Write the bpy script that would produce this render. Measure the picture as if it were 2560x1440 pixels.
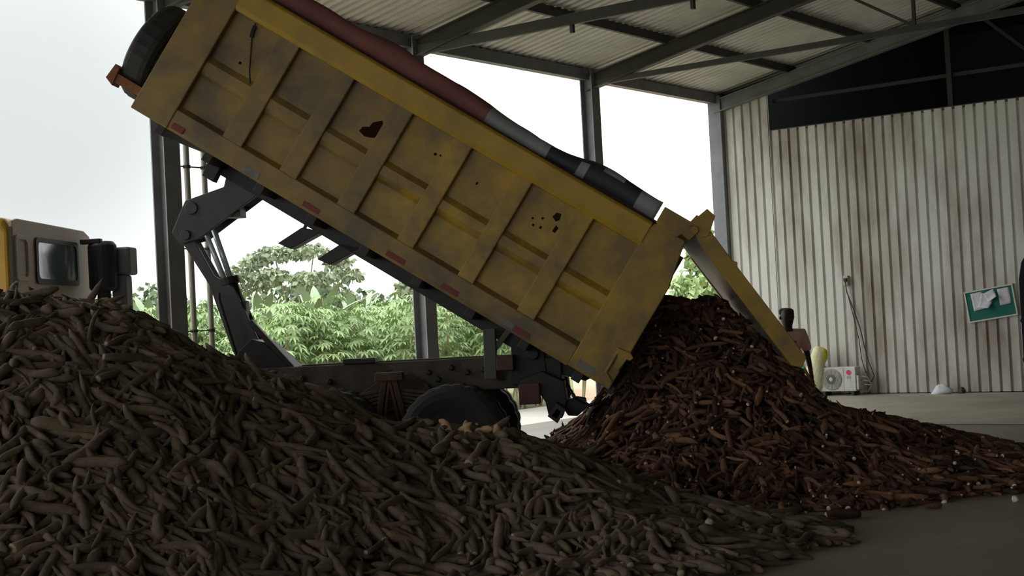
import bpy, bmesh, math, random
import numpy as np
from mathutils import Vector, Matrix
from mathutils.bvhtree import BVHTree

for o in list(bpy.data.objects): bpy.data.objects.remove(o)
SC = bpy.context.scene; COL = SC.collection
rnd = random.Random(7); NR = np.random.default_rng(11)
PI = math.pi

# ------------------------------------------------------------------ camera
PITCH, ROLL = math.atan(85/3600), .052
_r0 = Vector((1, 0, 0)); _fw = Vector((0, math.cos(PITCH), math.sin(PITCH))); _u0 = Vector((0, -math.sin(PITCH), math.cos(PITCH)))
_r = math.cos(ROLL)*_r0 - math.sin(ROLL)*_u0; _u = math.sin(ROLL)*_r0 + math.cos(ROLL)*_u0
CAM = Vector((0, 0, 1.8))
cd = bpy.data.cameras.new('camera'); cam = bpy.data.objects.new('camera', cd); COL.objects.link(cam)
cd.sensor_width = 36; cd.lens = 36*3600/2560; cd.clip_end = 500; cd.clip_start = .05
m = Matrix.Identity(4)
for i in range(3): m[i][0] = _r[i]; m[i][1] = _u[i]; m[i][2] = -_fw[i]; m[i][3] = CAM[i]
cam.matrix_world = m
SC.camera = cam

# ------------------------------------------------------------------ sky (overcast), exposure
SC.view_settings.view_transform = 'Standard'; SC.view_settings.look = 'None'
SC.view_settings.exposure = 0.0; SC.view_settings.gamma = 1.0; SC.view_settings.use_curve_mapping = False
W = bpy.data.worlds.new('overcast_sky'); SC.world = W; W.use_nodes = True
nt = W.node_tree; nt.nodes.clear()
def N(nt, t, **k):
    n = nt.nodes.new(t)
    for a, b in k.items():
        if hasattr(n, a): setattr(n, a, b)
    return n
def wmath(op, a, b=None, c=None):
    n = N(nt, 'ShaderNodeMath', operation=op)
    for i, v in enumerate((a, b, c)):
        if v is None: continue
        if isinstance(v, (int, float)): n.inputs[i].default_value = v
        else: nt.links.new(v, n.inputs[i])
    return n.outputs[0]
tc = N(nt, 'ShaderNodeTexCoord'); sep = N(nt, 'ShaderNodeSeparateXYZ'); nt.links.new(tc.outputs['Generated'], sep.inputs[0])
noi = N(nt, 'ShaderNodeTexNoise'); noi.inputs['Scale'].default_value = 3.2; noi.inputs['Detail'].default_value = 5; noi.inputs['Roughness'].default_value = .55
nt.links.new(tc.outputs['Generated'], noi.inputs['Vector'])
dp = N(nt, 'ShaderNodeVectorMath', operation='DOT_PRODUCT'); nt.links.new(tc.outputs['Generated'], dp.inputs[0])
dv = Vector((-.33, 1, .17)).normalized(); dp.inputs[1].default_value = dv
patch = N(nt, 'ShaderNodeMapRange', interpolation_type='SMOOTHSTEP'); nt.links.new(dp.outputs['Value'], patch.inputs[0])
patch.inputs[1].default_value = .978; patch.inputs[2].default_value = 1.0
clz = wmath('MULTIPLY', wmath('SUBTRACT', noi.outputs[0], .5), .45)
zen = wmath('MULTIPLY', wmath('MAXIMUM', sep.outputs['Z'], 0), 2.0)
val = wmath('ADD', wmath('ADD', 2.1, zen), clz)
val = wmath('MULTIPLY', val, wmath('SUBTRACT', 1, wmath('MULTIPLY', patch.outputs[0], .67)))
tint = N(nt, 'ShaderNodeMixRGB'); nt.links.new(patch.outputs[0], tint.inputs[0])
tint.inputs[1].default_value = (.985, 1.0, 1.0, 1); tint.inputs[2].default_value = (.955, 1.0, 1.005, 1)
bg = N(nt, 'ShaderNodeBackground'); nt.links.new(tint.outputs[0], bg.inputs[0]); nt.links.new(val, bg.inputs[1])
out = N(nt, 'ShaderNodeOutputWorld'); nt.links.new(bg.outputs[0], out.inputs[0])

# ------------------------------------------------------------------ materials
def S(r, g, b):
    f = lambda c: (c/255/12.92 if c/255 <= .04045 else ((c/255+.055)/1.055)**2.4)
    return (f(r), f(g), f(b), 1)
MATS = {}
def mat(name, col, rough=.7, metal=0.0, dirt=None, dscale=3.0, damt=.5, bump=0.0, bscale=20., spec=.5, stretch=None, ramp=(.4, .65)):
    """principled material; dirt = colour of noise-shaped grime or painted reflection laid over the base colour"""
    if name in MATS: return MATS[name]
    M = bpy.data.materials.new(name); M.use_nodes = True; t = M.node_tree; b = t.nodes['Principled BSDF']
    b.inputs['Base Color'].default_value = col; b.inputs['Roughness'].default_value = rough; b.inputs['Metallic'].default_value = metal
    b.inputs['Specular IOR Level'].default_value = spec
    tcn = t.nodes.new('ShaderNodeTexCoord'); vec = tcn.outputs['Object']
    if stretch:
        mp = t.nodes.new('ShaderNodeMapping'); mp.inputs['Scale'].default_value = stretch; t.links.new(vec, mp.inputs[0]); vec = mp.outputs[0]
    if dirt:
        n1 = t.nodes.new('ShaderNodeTexNoise'); n1.inputs['Scale'].default_value = dscale; n1.inputs['Detail'].default_value = 7; n1.inputs['Roughness'].default_value = .62
        t.links.new(vec, n1.inputs['Vector'])
        r = t.nodes.new('ShaderNodeMapRange'); r.inputs[1].default_value = ramp[0]; r.inputs[2].default_value = ramp[1]; r.inputs[4].default_value = damt
        t.links.new(n1.outputs[0], r.inputs[0])
        mx = t.nodes.new('ShaderNodeMixRGB'); mx.inputs[1].default_value = col; mx.inputs[2].default_value = dirt
        t.links.new(r.outputs[0], mx.inputs[0]); t.links.new(mx.outputs[0], b.inputs['Base Color'])
    if bump:
        n2 = t.nodes.new('ShaderNodeTexNoise'); n2.inputs['Scale'].default_value = bscale; n2.inputs['Detail'].default_value = 4
        t.links.new(vec, n2.inputs['Vector'])
        bp = t.nodes.new('ShaderNodeBump'); bp.inputs['Strength'].default_value = bump; bp.inputs['Distance'].default_value = .02
        t.links.new(n2.outputs[0], bp.inputs['Height']); t.links.new(bp.outputs[0], b.inputs['Normal'])
    MATS[name] = M
    return M

# ------------------------------------------------------------------ mesh builder
class MB:
    def __init__(s, f=None): s.v = []; s.fc = []; s.mi = []; s.f = f; s.m = 0
    def add(s, vs, fs, mi=None):
        n = len(s.v); s.v += [tuple(s.f(*p)) if s.f else tuple(p) for p in vs]
        s.fc += [tuple(i+n for i in q) for q in fs]; s.mi += [s.m if mi is None else mi]*len(fs); return s
    def box(s, x0, x1, y0, y1, z0, z1):
        vs = [(x, y, z) for x in (x0, x1) for y in (y0, y1) for z in (z0, z1)]
        return s.add(vs, [(0, 1, 3, 2), (4, 6, 7, 5), (0, 4, 5, 1), (2, 3, 7, 6), (0, 2, 6, 4), (1, 5, 7, 3)])
    def prism(s, poly, lo, hi, axis=1):
        """polygon in the two other axes, extruded along axis from lo to hi"""
        def P(a, b, c): return (c, a, b) if axis == 0 else (a, c, b) if axis == 1 else (a, b, c)
        n = len(poly); vs = [P(a, b, lo) for a, b in poly]+[P(a, b, hi) for a, b in poly]
        return s.add(vs, [tuple(range(n))[::-1], tuple(range(n, 2*n))]+[(i, (i+1) % n, n+(i+1) % n, n+i) for i in range(n)])
    def tube(s, pts, r, n=8, cap=True):
        pts = [Vector(p) for p in pts]; rs = r if isinstance(r, (list, tuple)) else [r]*len(pts)
        vs = []; up = None
        for i, p in enumerate(pts):
            d = (pts[min(i+1, len(pts)-1)]-pts[max(i-1, 0)]).normalized()
            if up is None:
                up = d.orthogonal().normalized()
            up = (up-d*up.dot(d)).normalized(); q = d.cross(up)
            for k in range(n):
                a = 2*PI*k/n; vs.append(p+rs[i]*(math.cos(a)*up+math.sin(a)*q))
        fs = [(i*n+k, i*n+(k+1) % n, (i+1)*n+(k+1) % n, (i+1)*n+k) for i in range(len(pts)-1) for k in range(n)]
        if cap: fs += [tuple(range(n))[::-1], tuple(range((len(pts)-1)*n, len(pts)*n))]
        return s.add(vs, fs)
    def bar(s, p0, p1, w, h, up=(0, 0, 1)):
        """rectangular bar from p0 to p1, w across, h along up"""
        p0, p1 = Vector(p0), Vector(p1); d = (p1-p0).normalized(); u = Vector(up); u = (u-d*u.dot(d)).normalized(); q = d.cross(u)
        vs = [p+q*a*w/2+u*b*h/2 for p in (p0, p1) for a, b in ((-1, -1), (1, -1), (1, 1), (-1, 1))]
        return s.add(vs, [(0, 3, 2, 1), (4, 5, 6, 7), (0, 1, 5, 4), (1, 2, 6, 5), (2, 3, 7, 6), (3, 0, 4, 7)])
    def lathe(s, prof, c, axis='z', n=24, rmod=None):
        """prof: list of (radius, height along axis)"""
        vs = []
        for j, (r, h) in enumerate(prof):
            for k in range(n):
                a = 2*PI*k/n; rr = r*(rmod(j, k) if rmod else 1)
                x, y = rr*math.cos(a), rr*math.sin(a)
                vs.append((c[0]+x, c[1]+y, c[2]+h) if axis == 'z' else (c[0]+x, c[1]+h, c[2]+y) if axis == 'y' else (c[0]+h, c[1]+x, c[2]+y))
        fs = [(j*n+k, j*n+(k+1) % n, (j+1)*n+(k+1) % n, (j+1)*n+k) for j in range(len(prof)-1) for k in range(n)]
        if prof[0][0] > 1e-4: fs.append(tuple(range(n))[::-1])
        if prof[-1][0] > 1e-4: fs.append(tuple(range((len(prof)-1)*n, len(prof)*n)))
        return s.add(vs, fs)
    def build(s, name, mats, parent=None, bevel=0, smooth=False, kind=None, label=None, cat=None, group=None, fixn=True):
        me = bpy.data.meshes.new(name); me.from_pydata(s.v, [], s.fc)
        for M in (mats if isinstance(mats, (list, tuple)) else [mats]): me.materials.append(M)
        me.polygons.foreach_set('material_index', s.mi)
        if fixn:
            bm = bmesh.new(); bm.from_mesh(me); bmesh.ops.recalc_face_normals(bm, faces=bm.faces); bm.to_mesh(me); bm.free()
        if smooth: me.polygons.foreach_set('use_smooth', [True]*len(me.polygons))
        o = bpy.data.objects.new(name, me); COL.objects.link(o)
        if parent: o.parent = parent
        if bevel:
            bv = o.modifiers.new('bevel', 'BEVEL'); bv.width = bevel; bv.segments = 2; bv.limit_method = 'ANGLE'; bv.angle_limit = .6
        tag(o, label, cat, group, kind)
        return o
def tag(o, label=None, cat=None, group=None, kind=None):
    for k, v in (('label', label), ('category', cat), ('group', group), ('kind', kind)):
        if v: o[k] = v
    return o
def empty(name, loc, rz=0, label=None, cat=None, group=None):
    o = bpy.data.objects.new(name, None); COL.objects.link(o); o.location = loc; o.rotation_euler = (0, 0, rz); o.empty_display_size = .2
    return tag(o, label, cat, group)

# building axes: EE runs along the open eave towards the far corner, WW along the gable wall into the hall
CN = Vector((4.586, 30.6, 0)); EE = Vector((.6014, .7989, 0)); WW = Vector((.7989, -.6014, 0))
def BP(s, t, z): p = CN+s*WW+t*EE; return (p.x, p.y, z)
SL = .195                                     # roof pitch
def roofz(s): return 6.42+SL*s if s < 13 else 6.42+SL*(26-s)

# ================================================================== SETTING
conc = mat('concrete_floor', S(128, 123, 108), .42, dirt=S(92, 86, 72), dscale=.45, damt=.8, bump=.15, bscale=9, ramp=(.35, .7))
steel = mat('grey_painted_steel', S(124, 126, 130), .55, dirt=S(88, 88, 88), dscale=2.5, damt=.5)
steeld = mat('dark_painted_steel', S(66, 66, 62), .6, dirt=S(40, 40, 36), dscale=2., damt=.5)
sheet = mat('roof_sheet', S(216, 213, 206), .6, dirt=S(184, 180, 172), dscale=1.2, damt=.6)
clad = mat('wall_cladding', S(208, 207, 200), .5, dirt=S(122, 106, 88), dscale=.9, damt=.9, stretch=(1, 1, .3), ramp=(.42, .68))
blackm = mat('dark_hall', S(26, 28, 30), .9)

b = MB(BP); b.box(-.3, 26.2, -46, 14, -.25, 0); b.build('floor', conc, kind='structure', label='grey concrete floor of the shed', cat='floor')
b = MB(BP); b.box(1.5, 25, -6.92, -6.85, 0, .004); b.build('trim_1', mat('joint', S(60, 58, 48), .9), kind='structure', label='dark joint line across the concrete floor', cat='floor joint')
b = MB(BP); b.box(.3, 26, -6.85, -.06, 0, .006); b.build('trim_2', mat('pale_concrete', S(168, 162, 146), .5, dirt=S(130, 124, 108), dscale=.6, damt=.7), kind='structure', label='paler concrete strip of floor along the ribbed wall', cat='floor strip')

def ribbed(s0, s1, ztop, z0=0.0, pitch=.203):
    prof = []; s = s0
    while s < s1-1e-6:
        for ds, d in ((0, 0), (.022, -.05), (.045, -.05), (.067, 0)):
            if s+ds <= s1: prof.append((s+ds, d))
        s += pitch
    prof.append((s1, 0)); return prof
def wall_piece(mb, s0, s1, top):
    pr = ribbed(s0, s1, top); n = len(pr)
    vs = [(s, -.08-d*-1 if False else -.02-d-.05, .02) for s, d in pr]+[(s, -.02-d-.05, top(s)) for s, d in pr]
    mb.add(vs, [(i, i+1, n+i+1, n+i) for i in range(n-1)])
b = MB(BP)
# ribs stand back, flat pans face the hall
wall_piece(b, .16, 1.2, lambda s: roofz(s)-.3); wall_piece(b, 1.2, 14, lambda s: 5.48)
wr = b.build('wall_right', clad, kind='structure', label='tall cream ribbed metal gable wall', cat='wall', fixn=False)
sd = wr.modifiers.new('thick', 'SOLIDIFY'); sd.thickness = .012; sd.offset = 0
b = MB(BP); b.box(14, 26.2, -.06, 0, 0, 9); b.build('wall_gable', clad, kind='structure', label='ribbed gable wall continuing out of view', cat='wall')
b = MB(BP); b.box(1.2, 14, -.06, .06, 5.44, 5.5); b.build('trim_3', steeld, kind='structure', label='dark sill capping the ribbed wall', cat='wall trim')
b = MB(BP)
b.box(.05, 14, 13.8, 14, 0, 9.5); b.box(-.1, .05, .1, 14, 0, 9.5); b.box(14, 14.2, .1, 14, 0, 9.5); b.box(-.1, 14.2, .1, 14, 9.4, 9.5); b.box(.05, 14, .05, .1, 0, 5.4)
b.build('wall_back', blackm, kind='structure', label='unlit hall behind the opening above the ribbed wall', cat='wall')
b = MB(BP); b.box(26, 26.2, -46, 0, 0, 6.4); b.build('wall_far', clad, kind='structure', label='ribbed wall behind the camera', cat='wall')

def roof_half(s0, s1):
    mb = MB(BP); t = -46.0; pr = []
    while t < .3:
        pr += [(t, 0), (t+.1, 0), (t+.12, .05), (t+.17, .05), (t+.19, 0)]; t += .2
    n = len(pr); ns = 3
    vs = [(s0+(s1-s0)*k/(ns-1), t, roofz(s0+(s1-s0)*k/(ns-1))+d) for k in range(ns) for t, d in pr]
    mb.add(vs, [(k*n+i, k*n+i+1, (k+1)*n+i+1, (k+1)*n+i) for k in range(ns-1) for i in range(n-1)])
    return mb
roof_half(-.45, 13).build('ceiling', sheet, kind='structure', label='grey corrugated roof sheets over the open eave', cat='roof', fixn=False)
roof_half(13.0001, 26.4).build('ceiling_far', sheet, kind='structure', label='corrugated roof slope beyond the ridge', cat='roof', fixn=False)

def hsec(mb, s, t, z0, z1, w=.25, d=.25, tf=.02):
    """H-section column: flanges face along the hall width"""
    mb.box(s-d/2, s-d/2+tf, t-w/2, t+w/2, z0, z1); mb.box(s+d/2-tf, s+d/2, t-w/2, t+w/2, z0, z1); mb.box(s-d/2+tf, s+d/2-tf, t-.012, t+.012, z0, z1)
colname = {0: 'grey steel corner column where the eave meets the ribbed wall', -5: 'grey steel column seen above the rear half of the tipped body',
           -10: 'grey steel column half hidden behind the tipped body, foot seen over the chassis', -15: 'tall grey steel column nearest the truck cab'}
for i in range(10):
    t = -5.0*i
    b = MB(BP)
    if i: hsec(b, .06, t, 0, 6.36, w=.26, d=.26)
    else: b.box(-.14, .15, -.2, .1, 0, 6.36)
    b.box(-.18, .18, t-.18, t+.18, 0, .03)
    b.build('steel_column', steel, kind='structure', label=colname.get(int(t), 'grey steel column further along the eave, out of view'), cat='column')
    # rafters
    for a0, a1, nm in ((-.2, 13, 'roof_rafter'), (26.2, 13, 'far_rafter')):
        mb = MB(BP)
        for zc, hh, ww in ((-.16, .02, .16), (-.42, .02, .16), (-.29, .26, .012)):
            mb.bar((a0 if a0 > 0 else .0, t-(.14 if i == 0 else 0), roofz(max(a0, 0) if a0 < 1 else a0)+zc), (a1, t-(.14 if i == 0 else 0), roofz(a1)+zc), ww, hh)
        if nm == 'roof_rafter': mb.prism([(.1, 6.1), (.9, roofz(.9)-.42), (.1, roofz(.1)-.42)], t-.012-(.14 if i == 0 else 0), t+.012-(.14 if i == 0 else 0), axis=1)
        mb.build(nm, steeld if i else steel, kind='structure', cat='roof beam', label={0: 'sloping roof beam along the ribbed gable wall', 1: 'sloping roof beam rising from the column above the tipped body', 2: 'sloping roof beam rising from behind the maroon tarpaulin'}.get(i, 'sloping roof beam out of view') if nm == 'roof_rafter' else 'roof beam on the slope beyond the ridge')
    if i in (1, 2, 3, 4):
        mb = MB(BP); mb.bar((.1, t, 6.13), (25.9, t, 6.13), .07, .16 if i == 2 else .10)
        for k, s in enumerate((3.12, 5.12, 6.3, 8.2, 10.4, 12.9)):
            if i == 2 and k < 2: mb.box(s-.025, s+.025, t-.03, t+.03, 5.93, 6.07); continue
            if k >= 2:
                mb.bar((s, t, 6.15), (s, t, roofz(s)-.42), .05, .05, up=(1, 0, 0)); mb.bar((s, t, 6.17), (s-1.3, t, roofz(s-1.3)-.42), .045, .045)
        mb.build('tie_beam', steeld, kind='structure', cat='roof beam', label={1: 'level tie beam nearest the ribbed wall, with hanging struts', 2: 'level tie beam with two short stubs under the roof sheets'}.get(i, 'level tie beam out of view'))
for k in range(8):
    s = .02+1.75*k
    mb = MB(BP)
    if k == 0: mb.box(-.1, .06, -46, .1, 6.2, 6.4)
    else:
        mb.bar((s, -46, roofz(s)-.09), (s, .1, roofz(s)-.09), .07, .15)
    nm = 'eave_beam' if k == 0 else 'purlin'
    mb.build(nm, steel if k == 0 else steeld, kind='structure', cat='roof beam', label='level grey eave beam over the open side' if k == 0 else
             ['', 'first dark purlin in from the eave', 'second dark purlin in from the eave', 'third dark purlin in from the eave', 'fourth dark purlin in from the eave', 'fifth dark purlin in from the eave', 'sixth dark purlin in from the eave', 'purlin next to the ridge'][k])
mb = MB(BP); mb.bar((.3, .0, roofz(.3)-.2), (13, .0, roofz(13)-.2), .1, .16); mb.build('gable_trim', steel, kind='structure', cat='roof beam', label='steel edge trim along the top of the gable opening')
# frame inside the gable opening
gst = mat('gable_steel', S(50, 50, 49), .8)
mb = MB(BP); mb.box(4.96, 5.06, .02, .1, 5.45, 7.2); mb.build('gable_post', gst, kind='structure', cat='column', label='thin steel post in the dark gable opening')
mb = MB(BP); mb.box(1.22, 14, .1, .16, 6.08, 6.15); mb.build('gable_girt', gst, kind='structure', cat='roof beam', label='level rail across the dark gable opening')
mb = MB(BP); mb.bar((5.6, .08, 7.2), (7.3, .08, 5.6), .06, .06, up=(0, 1, 0)); mb.build('gable_brace', gst, kind='structure', cat='roof beam', label='slanting brace in the dark gable opening')

# outside ground
mb = MB(BP); mb.box(-3.2, -.3, -60, 30, -.2, -.02); mb.build('ground_apron', mat('apron', S(205, 200, 192), .7, dirt=S(180, 172, 160), dscale=.5, damt=.6), kind='structure', label='pale concrete apron outside the open side', cat='ground')
mb = MB(); mb.box(-90, 90, -30, 160, -.35, -.12); mb.build('ground_soil', mat('green_ground', S(110, 118, 72), .95, dirt=S(128, 108, 78), dscale=.3, damt=.7), kind='structure', label='green weedy ground beyond the apron', cat='ground')
mb = MB(); mb.add([(1.15, 27, -.1), (10, 33, -.1), (22, 70, -.1), (2.7, 70, -.1), (1.55, 40, -.1)], [(0, 1, 2, 3, 4)]); mb.build('ground_road', mat('laterite', S(196, 158, 130), .95, dirt=S(178, 140, 112), dscale=.7, damt=.6), kind='structure', label='pinkish bare laterite ground beside the field', cat='ground')

# ================================================================== DUMP TRUCK
PSI = math.radians(4)
yel = mat('yellow_paint_worn', S(154, 125, 58), .55, dirt=S(98, 85, 64), dscale=1.5, damt=.95, bump=.06, bscale=14, ramp=(.36, .62))
yel2 = mat('yellow_paint_bright', S(176, 140, 38), .5, dirt=S(140, 112, 50), dscale=2.2, damt=.7, ramp=(.45, .7))
yelr = mat('yellow_paint_rear', S(172, 137, 40), .5, dirt=S(116, 94, 54), dscale=2.2, damt=.9, ramp=(.38, .62))
dirty = mat('chassis_dirt', S(88, 80, 70), .9, dirt=S(60, 53, 47), dscale=5, damt=.8, bump=.2, bscale=30)
black = mat('black_steel', S(38, 37, 38), .6, dirt=S(24, 23, 23), dscale=6, damt=.7)
greyh = mat('hoist_grey', S(76, 74, 76), .6, dirt=S(56, 50, 46), dscale=3, damt=.6)
rub = mat('tyre_rubber', S(42, 42, 44), .8, dirt=S(62, 56, 50), dscale=5, damt=.5)
rust = mat('rusty_brown', S(92, 72, 60), .85, dirt=S(66, 46, 38), dscale=8, damt=.8)
chrome = mat('chrome_rod', S(196, 206, 214), .25, metal=.25)
O = Vector((-.705, 15.0, 0))
truck = empty('dump_truck', O, -PSI, label='large dirty yellow dump truck with raised body tipping roots, tailgate swung open', cat='truck')
RB = (1.665, 1.068); LX, LZ = -.8336, .5524; HX, HZ = .5524, .8336; BW = 2.4
def BL(l, v, h): return (RB[0]+l*LX+h*HX, v, RB[1]+l*LZ+h*HZ)

# chassis: two rails with cross members
b = MB()
for v in (.72, 1.6): b.prism([(-6.9, 1.08), (1.05, 1.08), (1.15, 1.2), (1.15, 1.43), (-6.9, 1.43)], v, v+.09)
for s in (-5.5, -3.6, -2.2, -.75, .5, 1.0): b.box(s-.06, s+.06, .72, 1.69, 1.16, 1.36)
fr = b.build('chassis_frame', dirty, truck, bevel=.01)
b = MB(); b.box(-1.24, -.88, .68, .84, 1.43, 1.49); b.build('rest_pad', black, fr, bevel=.01)
for s, z in ((-1.7, 1.3), (-1.4, 1.25), (-.3, 1.3), (-.05, 1.34), (.12, 1.28), (.3, 1.3), (-.2, 1.22)):
    b = MB(); b.lathe([(.035, 0), (.035, -.03), (.02, -.045)], (s, .72, z), 'y', 8); b.build('bolt', black, fr)
# tandem suspension: leaf spring and trunnion bracket
b = MB()
for k in range(7):
    w = .95-.11*k; b.prism([(-.68-w, 1.0-.035*k+.02), (-.68, 1.12-.035*k+.05), (-.68+w, 1.0-.035*k+.02), (-.68+w, .97-.035*k+.02), (-.68, 1.085-.035*k+.05), (-.68-w, .97-.035*k+.02)], .42, .54)
b.build('leaf_spring', dirty, truck, bevel=.005)
b = MB(); b.prism([(-1.18, 1.02), (-.8, 1.26), (-.52, 1.3), (-.3, 1.18), (-.2, .9), (-1.1, .85)], .56, .68)
b.build('spring_hanger', mat('brown_dirt', S(84, 70, 58), .9, dirt=S(56, 46, 40), dscale=4, damt=.7), truck, bevel=.01)
b = MB(); b.box(-.84, -.54, .36, .5, 1.24, 1.33)
for s0, s1 in ((-.74, -.84), (-.64, -.53)): b.bar((s0, .42, 1.25), (s1, .42, .78), .06, .06, up=(0, 1, 0)); b.bar((s0+(.05 if s0 < -.7 else -.05), .42, 1.25), (s1+(.07 if s0 < -.7 else -.07), .42, .78), .03, .05, up=(0, 1, 0))
b.build('trunnion_bracket', rust, truck, bevel=.008)
# wheels
def wheel(s, v, out):
    R = .575
    prof = [(.30, .03), (.36, .015), (.44, .0), (.50, .005), (.545, .03), (.57, .055), (.575, .09), (.575, .21), (.57, .245), (.545, .27), (.50, .295), (.44, .30), (.36, .285), (.30, .27)]
    tread = lambda j, k: (1.0 if 5 <= j <= 8 and k % 3 else (.978 if 5 <= j <= 8 else 1.0))
    b = MB(); b.lathe(prof, (s, v, .608), 'y', 72, rmod=tread)
    wh = b.build('wheel', rub, truck, smooth=False)
    rb = MB(); f = 1 if out else -1
    y0 = v+(.05 if out else .25)
    rb.lathe([(.305, 0), (.30, .02*f), (.275, .05*f), (.265, .14*f), (.17, .16*f), (.16, .06*f), (.10, .03*f), (.09, -.04*f), (0, -.05*f)], (s, y0, .608), 'y', 28)
    for k in range(10):
        a = 2*PI*k/10; rb.lathe([(.016, 0), (.016, -.03*f), (.0, -.035*f)], (s+.215*math.cos(a), y0+.15*f, .608+.215*math.sin(a)), 'y', 6)
    rb.build('rim', rust, wh, smooth=False)
    return wh
for s in (0.0, -1.3):
    wheel(s, .02, True); wheel(s, .36, True); wheel(s, 1.72, False); wheel(s, 2.06, False)
    b = MB(); b.tube([(s, .35, .608), (s, 2.05, .608)], .1, 12); b.lathe([(.0, -.22), (.18, -.18), (.24, 0), (.18, .18), (0, .22)], (s, 1.2, .62), 'y', 16); b.build('axle', dirty, truck)
wheel(-5.9, .05, True); wheel(-5.9, 2.05, False)
# rear end: post, brace, hinge block, mudguards, underrun bar, hook, chain
b = MB(); b.prism([(.34, 1.74), (.47, 1.74), (.46, 1.2), (.33, 1.2)], .45, .6); b.bar((.43, .52, 1.5), (.64, .52, 1.74), .06, .07, up=(0, 1, 0)); b.build('body_post', steel if False else mat('post_grey', S(84, 84, 80), .7), truck, bevel=.008)
b = MB(); b.prism([(.62, 1.74), (.97, 1.5), (1.0, 1.12), (.62, 1.12)], .6, .8); b.prism([(.62, 1.74), (.97, 1.5), (1.0, 1.12), (.62, 1.12)], 1.6, 1.8); b.tube([(.85, .5, 1.45), (.85, 1.9, 1.45)], .07, 12); b.box(.9, 1.15, .62, 1.78, 1.1, 1.4); b.build('tipping_hinge', black, truck, bevel=.01)
b = MB(); b.box(.47, .65, .38, .6, 1.29, 1.45); b.build('battery_box', rust, truck, bevel=.01)
for v0 in (.42, 1.55):
    b = MB(); b.prism([(.71, 1.18), (.95, 1.26), (1.18, 1.14), (1.2, .94), (1.14, .75), (1.0, .77), (.97, .93), (.9, 1.05), (.71, 1.02)], v0, v0+.5)
    b.build('mudguard', black, truck, bevel=.01)
b = MB(); b.box(.7, .92, .3, .5, .92, 1.14); b.build('tail_lamp_box', mat('dull_red_brown', S(92, 56, 52), .7), truck, bevel=.01)
b = MB()
q = [(1.0, .8), (1.1, .93), (1.19, .86), (1.1, .72)]
qi = [(1.045, .8), (1.1, .875), (1.14, .84), (1.095, .765)]
n = 4
for v0, v1 in ((.12, 2.28),):
    vs = [(a, v0, z) for a, z in q]+[(a, v0, z) for a, z in qi]+[(a, v1, z) for a, z in q]+[(a, v0+.3, z) for a, z in qi]
    b.add(vs, [(i, (i+1) % 4, 4+(i+1) % 4, 4+i) for i in range(4)]+[(i, 8+i, 8+(i+1) % 4, (i+1) % 4) for i in range(4)]+[(8, 9, 10, 11)]+[(4+i, 4+(i+1) % 4, 12+(i+1) % 4, 12+i) for i in range(4)]+[(12, 13, 14, 15)])
b.build('underrun_bar', mat('bar_grey', S(58, 57, 56), .7), truck)
b = MB(); b.prism([(1.13, .9), (1.3, .97), (1.4, .95), (1.41, .85), (1.3, .76), (1.2, .77)], .5, .62); b.build('tow_hook', black, truck, bevel=.01)
b = MB(); pts = [(1.21, 1.09), (1.25, 1.02), (1.29, .95), (1.36, .9), (1.44, .87), (1.51, .89), (1.57, .98), (1.62, 1.06)]
fine = []
for i in range(len(pts)-1):
    for k in range(3): fine.append((pts[i][0]+(pts[i+1][0]-pts[i][0])*k/3, pts[i][1]+(pts[i+1][1]-pts[i][1])*k/3))
for i, (s, z) in enumerate(fine[:-1]):
    s2, z2 = fine[i+1]; d = Vector((s2-s, 0, z2-z)); u = d.normalized(); c = Vector((s, .5, z))+d/2
    side = Vector((0, 1, 0)) if i % 2 else u.cross(Vector((0, 1, 0)))
    b.tube([c+u*.03*math.cos(a)+side*.014*math.sin(a) for a in [2*PI*k/10 for k in range(11)]], .007, 5)
b.build('chain', black, truck)
# hoist
b = MB()
lev = [(-2.51, 3.66), (-2.56, 3.49), (-3.01, 3.36), (-3.05, 3.28), (-3.18, 3.01), (-3.1, 2.87), (-2.86, 2.92), (-2.73, 3.01), (-2.14, 3.4), (-2.1, 3.55)]
b.prism(lev, 1.02, 1.07); b.prism(lev, 1.36, 1.41); b.box(-2.9, -2.4, 1.07, 1.36, 3.15, 3.3); b.tube([(-2.94, .99, 3.27), (-2.94, 1.44, 3.27)], .075, 14); b.tube([(-3.02, .98, 2.97), (-3.02, 1.45, 2.97)], .06, 14)
b.build('hoist_lever', greyh, truck, bevel=.01)
b = MB(); bm_ = [(-3.16, 3.02), (-2.8, 2.40), (-2.56, 1.62), (-2.36, 1.5), (-2.2, 1.6), (-2.52, 2.36), (-2.74, 2.5), (-2.97, 2.96), (-3.06, 3.08)]
b.prism(bm_, 1.09, 1.14); b.prism(bm_, 1.3, 1.35); b.box(-2.55, -2.4, 1.14, 1.3, 1.7, 2.2); b.build('hoist_boom', greyh, truck, bevel=.008)
cy = MB(); cy.tube([(-2.6, 1.2, 2.44), (-2.38, 1.2, 1.6)], .095, 18); cy.tube([(-2.61, 1.2, 2.47), (-2.59, 1.2, 2.39)], .125, 18)
cy = cy.build('hoist_cylinder', black, truck, bevel=.004)
b = MB()
b.tube([(-2.84, 1.13, 3.05), (-2.62, 1.13, 2.42)], .03, 12); b.tube([(-2.76, 1.22, 3.06), (-2.57, 1.22, 2.42)], .034, 12); b.build('piston_rod', chrome, cy, smooth=True)
b = MB(); b.bar((-2.31, .95, 1.96), (-1.84, .95, 1.4), .06, .09, up=(0, 1, 0)); b.build('hoist_strut', black, truck, bevel=.005)
b = MB(); b.tube([(-2.66, .98, 2.3), (-2.66, .98, 2.22), (-2.49, .98, 1.58)], .018, 8); b.build('hydraulic_hose', black, truck)
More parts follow.
